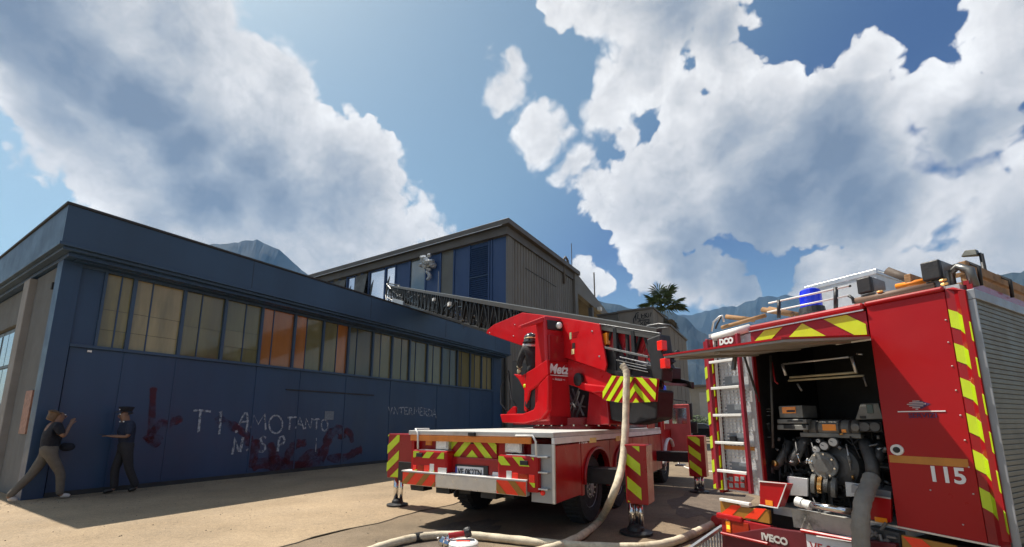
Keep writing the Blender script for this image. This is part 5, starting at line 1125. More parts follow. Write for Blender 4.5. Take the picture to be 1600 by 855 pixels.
# main pump
c = bq(1286, 727, S2 - .02)
mp_ = MB(B).lathe((c[0], c[1], c[2]), (1, .0, 0), [(.105, 0), (.115, .01), (.115, .03), (.10, .05), (.125, .09), (.165, .16), (.17, .26), (.1, .34)], 28).build('pump_casing', gd, pt_, smooth=False)
for k in range(28): pass
MB(B).lathe((c[0] - .012, c[1], c[2]), (1, 0, 0), [(.06, 0), (.085, .004), (.085, .013)], 24).build('pump_cap', M('mid_casting', (.16, .16, .155), .45, .5, .2, 8, .3, 60), mp_)
MB(B).lathe((c[0] - .004, c[1], c[2]), (1, 0, 0), [(.112, .0), (.118, .006), (.118, .018)], 28).build('pump_ring', gl, mp_)
bo = MB(B)
for k in range(8): a = 2 * math.pi * k / 8 + .2; bo.cyl((c[0] - .02, c[1] + .1 * math.cos(a), c[2] + .1 * math.sin(a)), (c[0], c[1] + .1 * math.cos(a), c[2] + .1 * math.sin(a)), .009, 6)
tag(bo.build('pump_bolts', chrome, mp_), kind='stuff')
c2 = bq(1311, 728, S2 + .06); MB(B).lathe(c2, (1, -.15, 0), [(.10, -.03), (.165, .0), (.175, .05), (.16, .12)], 28).build('pump_volute', gd, pt_)
# suction couplings under the pump
for x, y, r_, m_ in ((1272, 756, .085, gl), (1282, 758, .075, brass), (1291, 759, .06, gd), (1304, 762, .085, gl)):
    c = bq(x, y, S2 - .04); MB(B).lathe((c[0], c[1], c[2]), (.35, -1, -.12), [(r_ * .8, -.02), (r_, -.018), (r_, .012), (r_ * .8, .016)], 22).build('suction_coupling', m_, pt_)
c = bq(1270, 756, S2 - .02); MB(B).tube([c, bq(1306, 762, S2 + .0)], .055, 16).build('suction_stub', gd, pt_, smooth=True)
# side pipes, elbows, valves
T_('pipe_elbow', [(1232, 690, S2 + .1), (1228, 705, S2 + .05), (1218, 722, S2), (1210, 730, S2)], .04, gd)
T_('pipe_elbow', [(1262, 684, S2 + .1), (1252, 696, S2 + .05), (1244, 712, S2), (1236, 724, S2)], .045, gd)
c = bq(1209, 724, S2 - .05); MB(B).lathe(c, (-1, .3, 0), [(.028, -.04), (.032, 0), (.02, .006)], 16).build('copper_cap', brass, pt_)
T_('valve_stem', [(1231, 722, S2 - .04), (1240, 721, S2 - .04)], .010, chrome); T_('valve_lever', [(1245, 708, S2 - .03), (1250, 723, S2 - .03)], .006, chrome); T_('valve_lever', [(1243, 710, S2 - .03), (1249, 709, S2 - .03)], .009, chrome)
T_('pump_outlet', [(1262, 720, S2), (1271, 722, S2)], .022, chrome); 
for x in (1262, 1266, 1270): c = bq(x, 720 + (x - 1262) * .25, S2); MB(B).lathe(c, (0, -1, -.2), [(.03, 0), (.03, .008)], 14).build('outlet_ring', chrome, pt_)
T_('pump_lever', [(1322, 694, S2), (1330, 735, S2)], .006, alu); T_('pump_lever', [(1325, 712, S2 - .01), (1329, 724, S2 - .01)], .013, gl)
T_('pipe_elbow', [(1350, 688, S2 + .1), (1356, 705, S2), (1362, 722, S2 - .05), (1364, 744, S2 - .1)], .048, gd)
T_('pipe_elbow', [(1376, 695, S2 + .1), (1372, 716, S2), (1360, 726, S2)], .04, gd); T_('hand_wheel', [(1345, 700, S2), (1372, 694, S2)], .008, steel)
T_('drain_pipe', [(1197, 660, S2), (1200, 700, S2 + .05), (1206, 740, S2)], .03, gd)
for x, y in ((1201, 640), (1201, 644), (1201, 650), (1200, 663), (1202, 684)): c = bq(x, y, S2 - .02); MB(B).lathe(c, (0, 0, 1), [(.022, 0), (.016, .01)], 10).build('small_valve', steel, pt_)
rng = random.Random(5); mg = MB(B)
for k in range(170):
    x, y = rng.uniform(1206, 1380), rng.uniform(688, 775); s = BS + rng.uniform(.3, .55); a = bq(x, y, s); r_ = rng.uniform(.008, .022)
    b = (a[0] + rng.uniform(-.05, .1), a[1] + rng.uniform(-.15, .15), a[2] + rng.uniform(-.15, .15)); mg.tube([a, ((a[0] + b[0]) / 2, a[1], b[2]), b], r_, 6)
tag(mg.build('pump_pipework', gd, pt_), kind='stuff')
for nm, mt_, n_, r0, r1 in (('bay_cable', black, 26, .006, .010), ('bay_fitting', steel, 30, .010, .018), ('brass_fitting', brass, 7, .008, .012), ('bay_tag', whitep, 8, .008, .011)):
    for k in range(n_):
        a = bq(rng.uniform(1206, 1384), rng.uniform(676, 772), BS + rng.uniform(.12, .3)); l_ = .16 if nm == 'bay_cable' else .035
        b = (a[0] + rng.uniform(-.02, .05), a[1] + rng.uniform(-l_, l_), a[2] + rng.uniform(-l_, l_)); m_ = ((a[0] + b[0]) / 2 - .02, (a[1] + b[1]) / 2, min(a[2], b[2]) - (.04 if nm == 'bay_cable' else 0))
        MB(B).tube([a, m_, b] if nm == 'bay_cable' else [a, b], rng.uniform(r0, r1), 6).build(nm, mt_, pt_, smooth=True)
# floor plates and low guards
poly('tread_plate', alu_plate, BS + .1, [(1230, 744), (1262, 748), (1262, 776), (1232, 774)], .02); poly('tread_plate', alu_plate, BS + .1, [(1320, 753), (1350, 757), (1352, 776), (1322, 776)], .02)
gdL = poly('step_guard', red, BS - .10, [(1187, 753), (1228, 757), (1215, 793), (1187, 788)], .12, None, .004)
MB(B).tube([bp(1186, 752, BS - .105), bp(1229, 756, BS - .105), bp(1215, 794, BS - .105), bp(1186, 789, BS - .105)], .007, 4).build('guard_edge', whitep, gdL)
Q('orange_reflector', amber_lens, 1196, 782, 1207, 790, BS - .105, .004, gdL, 0); Q('orange_reflector', amber_lens, 1367, 809, 1386, 819, BS - .005, .004, None, 0)
T_('silver_pipe', [(1254, 786, BS - .08), (1336, 801, BS - .08)], .028, chrome, n=16); c = bp(1250, 785, BS - .08); MB(B).lathe(c, (0, -1, -.18), [(.03, -.03), (.042, -.03), (.042, .02), (.034, .024), (.04, .07), (.04, .09)], 18).build('pipe_coupling', whitep, pt_)
dirtp = M('muddy_white_panel', (.40, .38, .33), .6, 0, .2, 6, .3, 40, dirt=((.06, .055, .04), .50, 1.0))
poly('spray_shield', dirtp, BS - .03, [(1236, 794), (1338, 812), (1340, 840), (1240, 824)], .02)
poly('spray_shield_edge', alu, BS - .04, [(1250, 828), (1330, 839), (1330, 842), (1250, 831)], .02)
# rear lamps, bumper, lettering, plate
poly('warning_plate', brownfilm, BS - .05, [(1125, 783), (1150, 787), (1155, 792), (1202, 797), (1203, 819), (1126, 804)], .03)
for xs in ((1131, 1144, 1158, 1142), (1167, 1182, 1197, 1182)):
    poly('warning_stripe', redor, BS - .054, [(xs[0] - 4, 802 + (xs[0] - 1131) * .19), (xs[1] - 1, 789 + (xs[0] - 1131) * .14), (xs[2], 790.5 + (xs[0] - 1131) * .13), (xs[3] + 1, 806 + (xs[0] - 1131) * .17)], .003, None, 0)
MB(B).box((BS - .08, 3.19, .50), (BS + .0, 2.9, .56)).build('bumper_end', red, pt_, bevel=.015)
poly('lamp_housing', red_dark, BS - .06, [(1126, 806), (1204, 822), (1204, 851), (1128, 832)], .06, None, .01)
Q('indicator_lens', amber_lens, 1134, 814, 1141, 832, BS - .072, .02, None, .006); Q('indicator_glow', M('lit_indicator', (1, .35, .03), .3, emit=((1, .30, .02), 1.6)), 1135.5, 821, 1140, 827, BS - .076, .006, None, .002); Q('tail_lens', M('dark_red_lens', (.35, .03, .01)), 1144, 816, 1170, 838, BS - .068, .02, None, .004)
poly('bumper', M('bumper_maroon', (.12, .012, .018), .4, 0, .2, 4), BS - .07, [(1128, 835), (1204, 824), (1270, 833), (1400, 850), (1400, 900), (1128, 860)], .06, None, .01)
c = bp(1190, 839, BS - .071); lettering('IVECO', B, (BS - .075, c[1], c[2] - .02), (0, -1, 0), (0, 0, 1), .085, M('grey_lettering', (.5, .48, .45), .5), pt_, bold=.004)
MB(B).tube([bp(1127, 833, BS - .09), bp(1200, 850, BS - .09)], .014, 8).build('bumper_rail', red, pt_)
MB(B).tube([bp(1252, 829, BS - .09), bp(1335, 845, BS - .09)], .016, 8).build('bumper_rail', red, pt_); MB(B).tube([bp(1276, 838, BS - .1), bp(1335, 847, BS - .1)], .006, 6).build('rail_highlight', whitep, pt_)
npp = Q('number_plate', M('plate_white', (.62, .62, .64)), 1261, 842, 1332, 866, BS - .08, .01, None, .002); c = bp(1266, 858, BS - .081); lettering('VF 23814', B, (BS - .083, c[1], c[2] - .02), (0, -1, 0), (0, 0, 1), .12, M('plate_red_ink', (.25, .03, .03), .5), npp, width=.8)
poly('underrun_box', gd, BS - .0, [(1357, 822), (1405, 833), (1408, 870), (1350, 866)], .3)
for k in range(9): c = bp(rng.uniform(1358, 1402), rng.uniform(828, 850), BS - .03); MB(B).tube([c, (c[0], c[1] + rng.uniform(-.08, .08), c[2] + rng.uniform(-.06, .06))], .012, 6).build('underrun_fitting', steel, pt_)
poly('warning_plate', brownfilm, BS - .05, [(1408, 836), (1492, 853), (1530, 900), (1412, 880)], .03); poly('warning_stripe', redor, BS - .054, [(1411, 838), (1440, 843), (1475, 872), (1440, 872)], .003, None, 0)
# roof load -------------------------------------------------------------
def RT(name, pts, r, mat, n=8, s=None): return MB(B).tube([bq(x, y, ss) for x, y, ss in pts], r, n).build(name, mat, pt_, smooth=True)
RT('roof_rail', [(1201, 474, BS + .1), (1327, 447, BS + .1)], .009, whitep); RT('roof_rail', [(1199, 488, BS + .1), (1326, 462, BS + .1)], .008, whitep)
MB(B).ball(bq(1328, 447, BS + .1), .012, n=6).build('rail_tip', black, pt_)
for x, y0, y1 in ((1217, 469, 497), (1306, 449, 482)): RT('rail_support', [(x, y1, BS + .1), (x, y0, BS + .1)], .017, darksteel, 6)
RT('rail_support', [(1326, 462, BS + .1), (1332, 466, BS + .1), (1334, 474, BS + .1)], .012, darksteel, 6)
c = bq(1268, 478, BS + .3); bb = MB(B).lathe((c[0], c[1], c[2] - .06), (0, 0, 1), [(.115, -.02), (.105, .04)], 18).build('beacon_base', black, pt_); MB(B).lathe((c[0], c[1], c[2] - .018), (0, 0, 1), [(.092, 0), (.094, .12), (.085, .17), (.06, .185)], 20).build('beacon_lens', blue_lens, bb, smooth=False)
# aluminium roof locker
def lid(): 
    a, b, c_ = bq(1258, 448, BS + .7), bq(1368, 421, BS + .7), bq(1400, 440, BS + 1.2)
    A_, B_ = (BS + .7, a[1], a[2]), (BS + .7, b[1], b[2]); zt_ = (a[2] + b[2]) / 2
    lk = MB(B).box((BS + .7, b[1], 2.49), (BS + 2.2, a[1], b[2])).build('roof_locker', alu_plate, pt_, bevel=.006); MB(B).box((BS + .69, b[1] - .01, b[2] - .045), (BS + 2.21, a[1] + .01, b[2] + .004)).build('locker_lid', alu, lk, bevel=.004)
lid()
RT('wooden_pole', [(1128, 512, BS + .15), (1196, 493, BS + .15)], .022, wood); RT('wooden_pole', [(1192, 484, BS + .4), (1238, 491, BS + .3)], .03, wood); RT('wooden_pole', [(1135, 495, BS + .35), (1178, 500, BS + .35)], .028, wood)
RT('wooden_pole', [(1202, 482, BS + .5), (1250, 492, BS + .4)], .022, wood)
RT('suction_pipe', [(1335, 471, BS + .12), (1460, 446, BS + .12)], .028, M('brown_hose', (.16, .10, .07), .6, 0, .2, 6)); RT('orange_pole', [(1400, 448, BS + .2), (1450, 438, BS + .2)], .022, orange_film)
RT('dark_pole', [(1386, 423, BS + .5), (1440, 444, BS + .5)], .035, M('dark_wood', (.09, .065, .05), .7, 0, .2, 5)); RT('locker_stay', [(1372, 424, BS + .6), (1450, 446, BS + .5)], .006, alu)
for x, y, k in ((1354, 447, .85), (1458, 424, .92)):
    h = .08 * k; c = bq(x, y, BS + .14); fl = MB(B).box((c[0] - .05, c[1] - h * .75, c[2] - h), (c[0] + .0, c[1] + h * .75, c[2] + h)).build('flood_lamp', black, pt_, bevel=.01)
    MB(B).hexa([(c[0], c[1] - h * .75, c[2] - h * .9), (c[0], c[1] + h * .7, c[2] - h * .9), (c[0], c[1] + h * .7, c[2] + h), (c[0], c[1] - h * .75, c[2] + h)], [(c[0] + .14, c[1] - h * 1.2, c[2] - h * .6), (c[0] + .14, c[1] + h * .1, c[2] - h * .6), (c[0] + .14, c[1] + h * .1, c[2] + h * .6), (c[0] + .14, c[1] - h * 1.2, c[2] + h * .6)]).build('lamp_shell', steel, fl, bevel=.01)
    MB(B).box((c[0] - .0, c[1] - .05, c[2] - h - .07), (c[0] + .03, c[1] + .05, c[2] - h)).build('lamp_foot', steel, fl)
for x, y in ((1375, 456), (1474, 438), (1476, 444)): MB(B).ball(bq(x, y, BS + .1), .013, (1, 2, 1), 6).build('brass_fitting', brass, pt_)
RT('roof_hook', [(1112, 518, BS + .05), (1115, 503, BS + .05), (1124, 495, BS + .05), (1129, 493, BS + .05), (1131, 503, BS + .05)], .011, alu)
RT('roof_hook', [(1118, 514, BS + .1), (1120, 508, BS + .1), (1127, 494, BS + .1)], .010, black)
# wooden extension ladder along the right roof edge
wl = MB(B); e0 = B.at(1488, 432, 1, 1.15)
for t0, z0_ in ((1.10, 2.60), (1.10, 2.50), (1.42, 2.60)):
    MB(B).box((BS + .18, t0, z0_), (9.8, t0 + .045, z0_ + .075)).build('roof_ladder_beam', wood, pt_, bevel=.006)
rg = MB(B)
for k in range(16): rg.bar((BS + .4 + k * .33, 1.1, 2.63), (BS + .4 + k * .33, 1.46, 2.63), .03)
tag(rg.build('roof_ladder_rungs', wood, pt_), kind='stuff')
MB(B).box((BS + .12, 1.09, 2.48), (9.6, 1.12, 2.51)).build('roof_edge', red_dark, pt_); MB(B).box((BS + .1, 1.07, 2.41), (9.6, 1.10, 2.475)).build('roof_edge', red_dark, pt_)
cl2 = M('dull_clamp', (.16, .16, .155), .4, .7, .1, 5)
MB(B).tube([(BS + .14, 1.07, 2.46), (BS + .14, 1.08, 2.59), (BS + .17, 1.14, 2.64), (BS + .2, 1.2, 2.61), (BS + .2, 1.2, 2.5)], .028, 8, flat=1).build('ladder_clamp', cl2, pt_, smooth=True)
for s in (BS + .24, BS + .9): MB(B).tube([(s, 1.06, 2.48), (s, 1.055, 2.62), (s + .02, 1.12, 2.685), (s + .04, 1.2, 2.68)], .012, 6).build('ladder_strap', black, pt_, smooth=True)
MB(B).box((BS + .16, 1.2, 2.48), (BS + .3, 1.3, 2.62)).build('ladder_bracket', steel, pt_)
# ================================================================== HOSES AND GROUND FITTINGS
def wp(x, y, depth):
    u, v = (x - 800) / 673, (545.5 - y) / 673; d = Vector((u, CP - v * SP, SP + v * CP)); k = depth / d.y; return (d.x * k, depth, max(EYE + d.z * k, .055))
def gpt(x, y, z=.055):
    u, v = (x - 800) / 673, (545.5 - y) / 673; d = Vector((u, CP - v * SP, SP + v * CP)); k = (z - EYE) / d.z; return (d.x * k, d.y * k, z)
def smooth_path(pts, m=6):
    P = [Vector(p) for p in pts]; out = []
    for i in range(len(P) - 1):
        p0, p1, p2, p3 = P[max(i - 1, 0)], P[i], P[i + 1], P[min(i + 2, len(P) - 1)]
        for k in range(m):
            t = k / m; out.append(.5 * ((2 * p1) + (p2 - p0) * t + (2 * p0 - 5 * p1 + 4 * p2 - p3) * t * t + (3 * p1 - p0 - 3 * p2 + p3) * t ** 3))
    return out + [P[-1]]
def hose(name, label, pts, r, mat, cat='hose'):
    sp_ = smooth_path(pts); o = MB().tube([tuple(p) for p in sp_], [r * (1 + .045 * math.sin(i * 1.9) + .03 * math.sin(i * .7)) for i in range(len(sp_))], 14).build(name, mat, base=pts[-1], smooth=True); return tag(o, label, cat, 'canvas hoses' if 'canvas' in label else None)
hk = L.w(L.at(972, 571, 1, -4.55)); d0 = hk.y
hose('fire_hose', 'pale canvas hose dropping from the raised ladder heel to the ground', [hk, wp(975, 574, d0 - .02), wp(979, 583, d0 - .05), wp(979, 600, d0 - .1), wp(978, 640, d0 - .2), wp(976, 690, d0 - .35), wp(970, 735, d0 - .55), wp(957, 775, d0 - .75), gpt(938, 812, .08), gpt(910, 836), gpt(878, 851), gpt(840, 862), gpt(790, 874), gpt(700, 895)], .050, hosem)
hose('fire_hose', 'pale canvas hose curving over the asphalt behind the ladder truck to the pump truck', [gpt(480, 905), gpt(560, 868), gpt(600, 853), gpt(640, 842), gpt(690, 836), gpt(740, 837), gpt(800, 843), gpt(870, 850), gpt(950, 855), gpt(1020, 853), gpt(1062, 843), gpt(1095, 828), gpt(1116, 818, .08), gpt(1130, 814, .12)], .050, hosem)
gh0 = B.w(bp(1362, 746, BS + .05))
hose('suction_hose', 'thick grey hose hanging from the open pump bay to the ground', [gh0, B.w(bp(1357, 760, BS - .03)), B.w(bp(1349, 780, BS - .14)), B.w(bp(1345, 810, BS - .2)), B.w(bp(1345, 850, BS - .2)), B.w(bp(1346, 900, BS - .22)), B.w((BS - .3, bp(1346, 900)[1] + .02, .10)), B.w((BS - .8, bp(1346, 900)[1] + .1, .07))], .058, hosegrey)
hc0, hc1 = Vector(gpt(648, 841, .05)), Vector(gpt(660, 839, .05)); tag(MB().tube([tuple(hc0), tuple(hc1)], .062, 14).build('hose_coupling', darksteel, base=tuple(hc0)), 'dark ring coupling in the canvas hose left of the dividing valve', 'coupling')
cr_p = gpt(1122, 812, .14); tag(MB().lathe((cr_p[0], cr_p[1], .13), (.8, .6, 0), [(.05, -.08), (.075, -.06), (.075, .0), (.06, .02), (.06, .1)], 16).build('hose_coupling', M('red_coupling', (.4, .03, .03), .4), base=(cr_p[0], cr_p[1], .05)), 'dark red coupling joining the canvas hose at the pump truck corner', 'coupling')
dvb = Vector(gpt(716, 862, 0)); dv_ = thing('hose_divider', dvb, 'white and chrome hose dividing valve with black hand wheel lying by the hose', 'hose divider')
MB().lathe(tuple(dvb + Vector((.06, 0, .0))), (0, 0, 1), [(.17, 0), (.175, .02), (.175, .10), (.15, .12), (.05, .125)], 24).build('valve_drum', whitep, dv_, bevel=.004)
MB().box(tuple(dvb + Vector((-.02, -.05, .126))), tuple(dvb + Vector((.14, -.03, .132)))).build('red_arrow', redor, dv_)
for sx, an in ((-.16, 0), (-.10, .12)): MB().lathe(tuple(dvb + Vector((sx, an, .10))), (-1, .2 - an, .35), [(.045, -.05), (.045, 0), (.06, .01), (.06, .05), (.05, .06)], 14).build('outlet', chrome, dv_)
MB().tube([tuple(dvb + Vector((-.12, .02, .17))), tuple(dvb + Vector((.08, .06, .19)))], .032, 10).build('valve_body', red_dark, dv_); MB().lathe(tuple(dvb + Vector((.10, .06, .20))), (1, .2, .3), [(.05, -.04), (.06, -.02), (.06, .02), (.05, .04)], 14).build('hand_wheel', black, dv_)
MB().tube([tuple(dvb + Vector((-.2, .04, .05))), tuple(dvb + Vector((-.24, -.02, .16)))], .012, 6).build('lever', chrome, dv_)
# slatted metal barrier leaning on the ground by the pump truck
p0, p1 = Vector(wp(1128, 800, 5.55)), Vector(wp(1068, 860, 4.65)); p0.z = max(p0.z, .34); p1.z = p0.z
ba = thing('metal_barrier', ((p0.x + p1.x) / 2, (p0.y + p1.y) / 2, 0), 'low slatted metal barrier standing at the rear left corner of the pump truck', 'barrier')
q0, q1 = Vector(B.w((BS - .15, 3.1, .42))), Vector(B.w((BS - .15 - .05, 3.1, .42))) 
a0, a1 = Vector(B.w((BS + .05, 3.22, .40))), Vector(gpt(1058, 872, .30))
MB().tube([tuple(a0), tuple(a1)], .022, 4).build('top_rail', alu, ba); MB().tube([(a0.x, a0.y, .05), (a1.x, a1.y, .04)], .02, 4).build('bottom_rail', alu, ba)
for k in range(15): t = (k + .3) / 15; p = a0.lerp(a1, t); MB().bar((p.x, p.y, .04), (p.x, p.y, p.z), .016).build('slat', alu_grey, ba)
# thin pale cable trailing beyond the far outrigger
hose('yard_cable', 'thin pale line looping on the ground beyond the far outrigger', [gpt(1060, 724, .01), gpt(1066, 728, .01), gpt(1080, 733, .01), gpt(1100, 736, .01), gpt(1125, 738, .01)], .02, whitep, 'cable')

# ================================================================== PEOPLE
def skin_mesh(name, V, E, mat, parent, org, yaw, sub=2, root=0):
    me = bpy.data.meshes.new(name); c, s = math.cos(yaw), math.sin(yaw)
    me.from_pydata([(x * c - y * s, x * s + y * c, z) for (x, y, z), r in V], E, []); me.materials.append(mat)
    o = bpy.data.objects.new(name, me); COL.objects.link(o); o.parent = parent
    m = o.modifiers.new('skin', 'SKIN'); m.use_smooth_shade = True
    for i, (p, r) in enumerate(V): me.skin_vertices[0].data[i].radius = (r, r) if not isinstance(r, tuple) else r; me.skin_vertices[0].data[i].use_root = (i == root)
    m2 = o.modifiers.new('sub', 'SUBSURF'); m2.levels = sub; m2.render_levels = sub
    return o
def chainmesh(name, chains, mat, parent, yaw, sub=2):
    """chains share points by name: list of lists of (key, (x,y,z), r)"""
    V, E, idx = [], [], {}
    for ch in chains:
        prev = None
        for key, p, r in ch:
            if key is None or key not in idx:
                V.append((p, r)); i = len(V) - 1
                if key is not None: idx[key] = i
            else: i = idx[key]
            if prev is not None: E.append((prev, i))
            prev = i
    return skin_mesh(name, V, E, mat, parent, None, yaw, sub)
skinm = M('human_skin', (.20, .11, .07), .5, 0, .1, 8)
def hand(base_key, w, d, chains, s=1.0, curl=.3):
    """palm, four fingers and a thumb at wrist point w, pointing along d"""
    w = Vector(w); d = Vector(d).normalized(); side = d.cross(Vector((0, 0, 1)))
    if side.length < .1: side = d.cross(Vector((1, 0, 0)))
    side.normalize(); nrm = side.cross(d); k = base_key
    palm = w + d * .055 * s; chains.append([(k, tuple(w), .026), (k + 'p', tuple(palm), (.034, .018))])
    for i, l in enumerate((.070, .080, .074, .058)):
        b = palm + d * .035 * s + side * (.026 - i * .0175) * s; m_ = b + d * l * .5 * s - nrm * curl * .02; e = b + d * l * s * (1 - curl * .3) - nrm * curl * .055
        chains.append([(k + 'p', tuple(palm), .03), (None, tuple(b), .0105), (None, tuple(m_), .0095), (None, tuple(e), .008)])
    b = w + d * .03 * s + side * .03 * s; chains.append([(k, tuple(w), .026), (None, tuple(b), .013), (None, tuple(b + (d * .7 + side * .6) * .035), .011), (None, tuple(b + (d * .9 + side * .5) * .06), .009)])
def head(chains, neck, c, fwd, key='neck'):
    c = Vector(c); f = Vector(fwd).normalized(); u = Vector((0, 0, 1)); s = f.cross(u).normalized(); n = Vector(neck)
    chains.append([(key, tuple(n), .055), ('jaw', tuple(c - u * .075 + f * .012), .062), ('skull', tuple(c + u * .01), .088), ('crown', tuple(c + u * .065 - f * .008), .070)])
    chains.append([('jaw', None, None), ('chin', tuple(c - u * .095 + f * .065), .026)])
def fin(chains):
    # keys repeated with None placeholders are resolved by name
    return chains
def face(parent, yaw, c, fwd, skin):
    mb = MB(); co, si = math.cos(yaw), math.sin(yaw)
    rot = lambda v: Vector((v[0] * co - v[1] * si, v[0] * si + v[1] * co, v[2])); root = BASE[parent.name]
    C_ = rot(c) + root; f = rot(fwd).normalized(); u = Vector((0, 0, 1)); s = f.cross(u).normalized()
    mb.tube([tuple(C_ + f * .083 + u * .012), tuple(C_ + f * .108 - u * .022), tuple(C_ + f * .092 - u * .032)], [.008, .014, .012], 6); mb.build('nose', skin, parent, smooth=True)
    for k in (-1, 1):
        MB().ball(tuple(C_ + f * .082 + s * .031 * k + u * .016), .0105, n=8).build('eye', white_t, parent, smooth=True); MB().ball(tuple(C_ + f * .092 + s * .031 * k + u * .016), .005, n=6).build('pupil', black, parent)
        MB().ball(tuple(C_ + s * .088 * k - u * .005), .024, (.5, .5, 1.1), 8).build('ear', skin, parent, smooth=True)
    MB().tube([tuple(C_ + f * .090 + s * .022 - u * .052), tuple(C_ + f * .097 - u * .052), tuple(C_ + f * .090 - s * .022 - u * .052)], .0055, 6).build('mouth', M('lip', (.35, .12, .1), .5), parent)
# local axes before yaw: x = the person's right, y = forward, z up
def person(base, yaw, label, J, clothes, skin=skinm, headc=(0, .02, 1.62), headf=(0, 1, 0), hands=True):
    root = thing('person', base, label, 'person')
    ch = [[('pel', J['pel'], .125), ('waist', J['waist'], .115), ('chest', J['chest'], (.155, .115)), ('neck', J['neck'], .055)]]
    for k in 'rl':
        ch.append([('chest', J['chest'], .13), (k + 'sh', J[k + 'sh'], .062), (k + 'el', J[k + 'el'], .042), (k + 'wr', J[k + 'wr'], .028)])
        ch.append([('pel', J['pel'], .125), (k + 'hip', J[k + 'hip'], .095), (k + 'kn', J[k + 'kn'], .062), (k + 'an', J[k + 'an'], .042), (k + 'toe', J[k + 'toe'], .04)])
    ch.append([('neck', J['neck'], .055), ('jaw', tuple(Vector(headc) + Vector((0, 0, -.07)) + Vector(headf) * .012), .064), ('skull', headc, .088), ('crown', tuple(Vector(headc) + Vector((0, 0, .06)) - Vector(headf) * .008), .072)])
    ch.append([('jaw', headc, .06), ('chin', tuple(Vector(headc) + Vector((0, 0, -.095)) + Vector(headf) * .062), .026)])
    for k in 'rl':
        d = Vector(J[k + 'wr']) - Vector(J[k + 'el']); hand(k + 'wr', J[k + 'wr'], d, ch)
    chainmesh('body', ch, skin, root, yaw, 1)
    face(root, yaw, headc, headf, skin)
    for nm, chains, mt in clothes: chainmesh(nm, chains, mt, root, yaw, 2)
    return root
def trousers(J, r=1.0, an=.055, cut=0.0):
    out = [[('w', tuple(Vector(J['waist']) + Vector((0, 0, .02))), .130 * r), ('p', J['pel'], .138 * r)]]
    for k in 'rl': out.append([('p', J['pel'], .138), (k + 'h', J[k + 'hip'], .108 * r), (k + 'k', J[k + 'kn'], .078 * r), (k + 'a', tuple(Vector(J[k + 'an']) + Vector((0, 0, -.015))), an * r)])
    return out
def shirt(J, r=1.0, sleeve=1.0, low=.0):
    out = [[('p', tuple(Vector(J['waist']) - Vector((0, 0, .10 + low))), .135 * r), ('w', J['waist'], .128 * r), ('c', J['chest'], (.175 * r, .132 * r)), ('n', tuple(Vector(J['neck']) - Vector((0, 0, .015))), .068)]]
    for k in 'rl':
        e = Vector(J[k + 'sh']).lerp(Vector(J[k + 'el']), min(1, sleeve)); c = [('c', J['chest'], .14), (k + 's', J[k + 'sh'], .078 * r), (k + 'e', tuple(e), .060 * r)]
        if sleeve > 1: c.append((k + 'w', tuple(Vector(J[k + 'el']).lerp(Vector(J[k + 'wr']), sleeve - 1)), .045 * r))
        out.append(c)
    return out
def shoes(J, r=.05):
    return [[(k + 'a', tuple(Vector(J[k + 'an']) + Vector((0, 0, -.02))), r), (k + 'm', tuple(Vector(J[k + 'an']).lerp(Vector(J[k + 'toe']), .5) + Vector((0, 0, -.0))), r * .95), (k + 't', J[k + 'toe'], r * .85)] for k in 'rl']
navy = M('navy_cloth', (.006, .008, .016), .85, 0, .25, 12, .3, 80); beige = M('beige_trouser_cloth', (.115, .10, .08), .85, 0, .15, 12, .3, 80); cop = M('dark_blue_uniform', (.010, .018, .045), .8, 0, .2, 12, .3, 80)
darkt = M('dark_trousers', (.02, .019, .022), .85, 0, .2, 12, .3, 80); hairm = M('light_brown_hair', (.13, .08, .045), .6, 0, .35, 25, .6, 120); shoe_w = M('pale_trainer', (.5, .48, .44), .6, 0, .15, 12); shoe_b = M('black_shoe', (.012, .012, .012), .4)
# walking person, left: hand at the face, wide stride
def gxy(x, y): p = gpt(x, y, 0.0); return Vector((p[0], p[1], 0))
b1_ = (gxy(40, 787) + gxy(84, 779)) / 2
J = dict(pel=(0, 0, .93), waist=(0, .0, 1.08), chest=(0, .02, 1.33), neck=(0, .04, 1.50), rsh=(.18, .02, 1.42), lsh=(-.18, .02, 1.42), rel=(.24, .12, 1.20), rwr=(.10, .22, 1.45), lel=(-.25, -.05, 1.14), lwr=(-.22, .10, .93),
         rhip=(.09, 0, .88), lhip=(-.09, 0, .88), rkn=(.09, .20, .50), lkn=(-.08, -.16, .50), ran=(.08, .24, .09), lan=(-.08, -.42, .12), rtoe=(.08, .40, .045), ltoe=(-.08, -.28, .045))
jk = M('dark_long_jacket', (.010, .012, .02), .85, 0, .25, 12, .3, 80)
# facing along the warehouse towards the policeman: forward = frame F first axis
yF = -R(F.az)
person(b1_, yF, 'person in navy top and beige trousers striding past the warehouse corner, hand at the face', J,
       [('trousers', trousers(J, 1.0, .06), beige), ('jacket', shirt(J, 1.08, .8, .08), navy), ('shoes_right', [shoes(J)[0]], shoe_w), ('shoes_left', [shoes(J)[1]], shoe_w),
        ('hair', [[('a', (0, -.02, 1.60), .085), ('b', (0, -.005, 1.68), .098), ('c', (0, .02, 1.72), .075)], [('a', (0, -.02, 1.6), .08), ('d', (0, -.06, 1.52), .06)]], hairm),
        ('shoulder_bag', [[('a', (-.16, .16, 1.02), .09), ('b', (-.10, .30, .98), .10), ('c', (-.05, .38, 1.02), .06)]], jk)], headc=(0, .06, 1.63), headf=(0, 1, -.1))
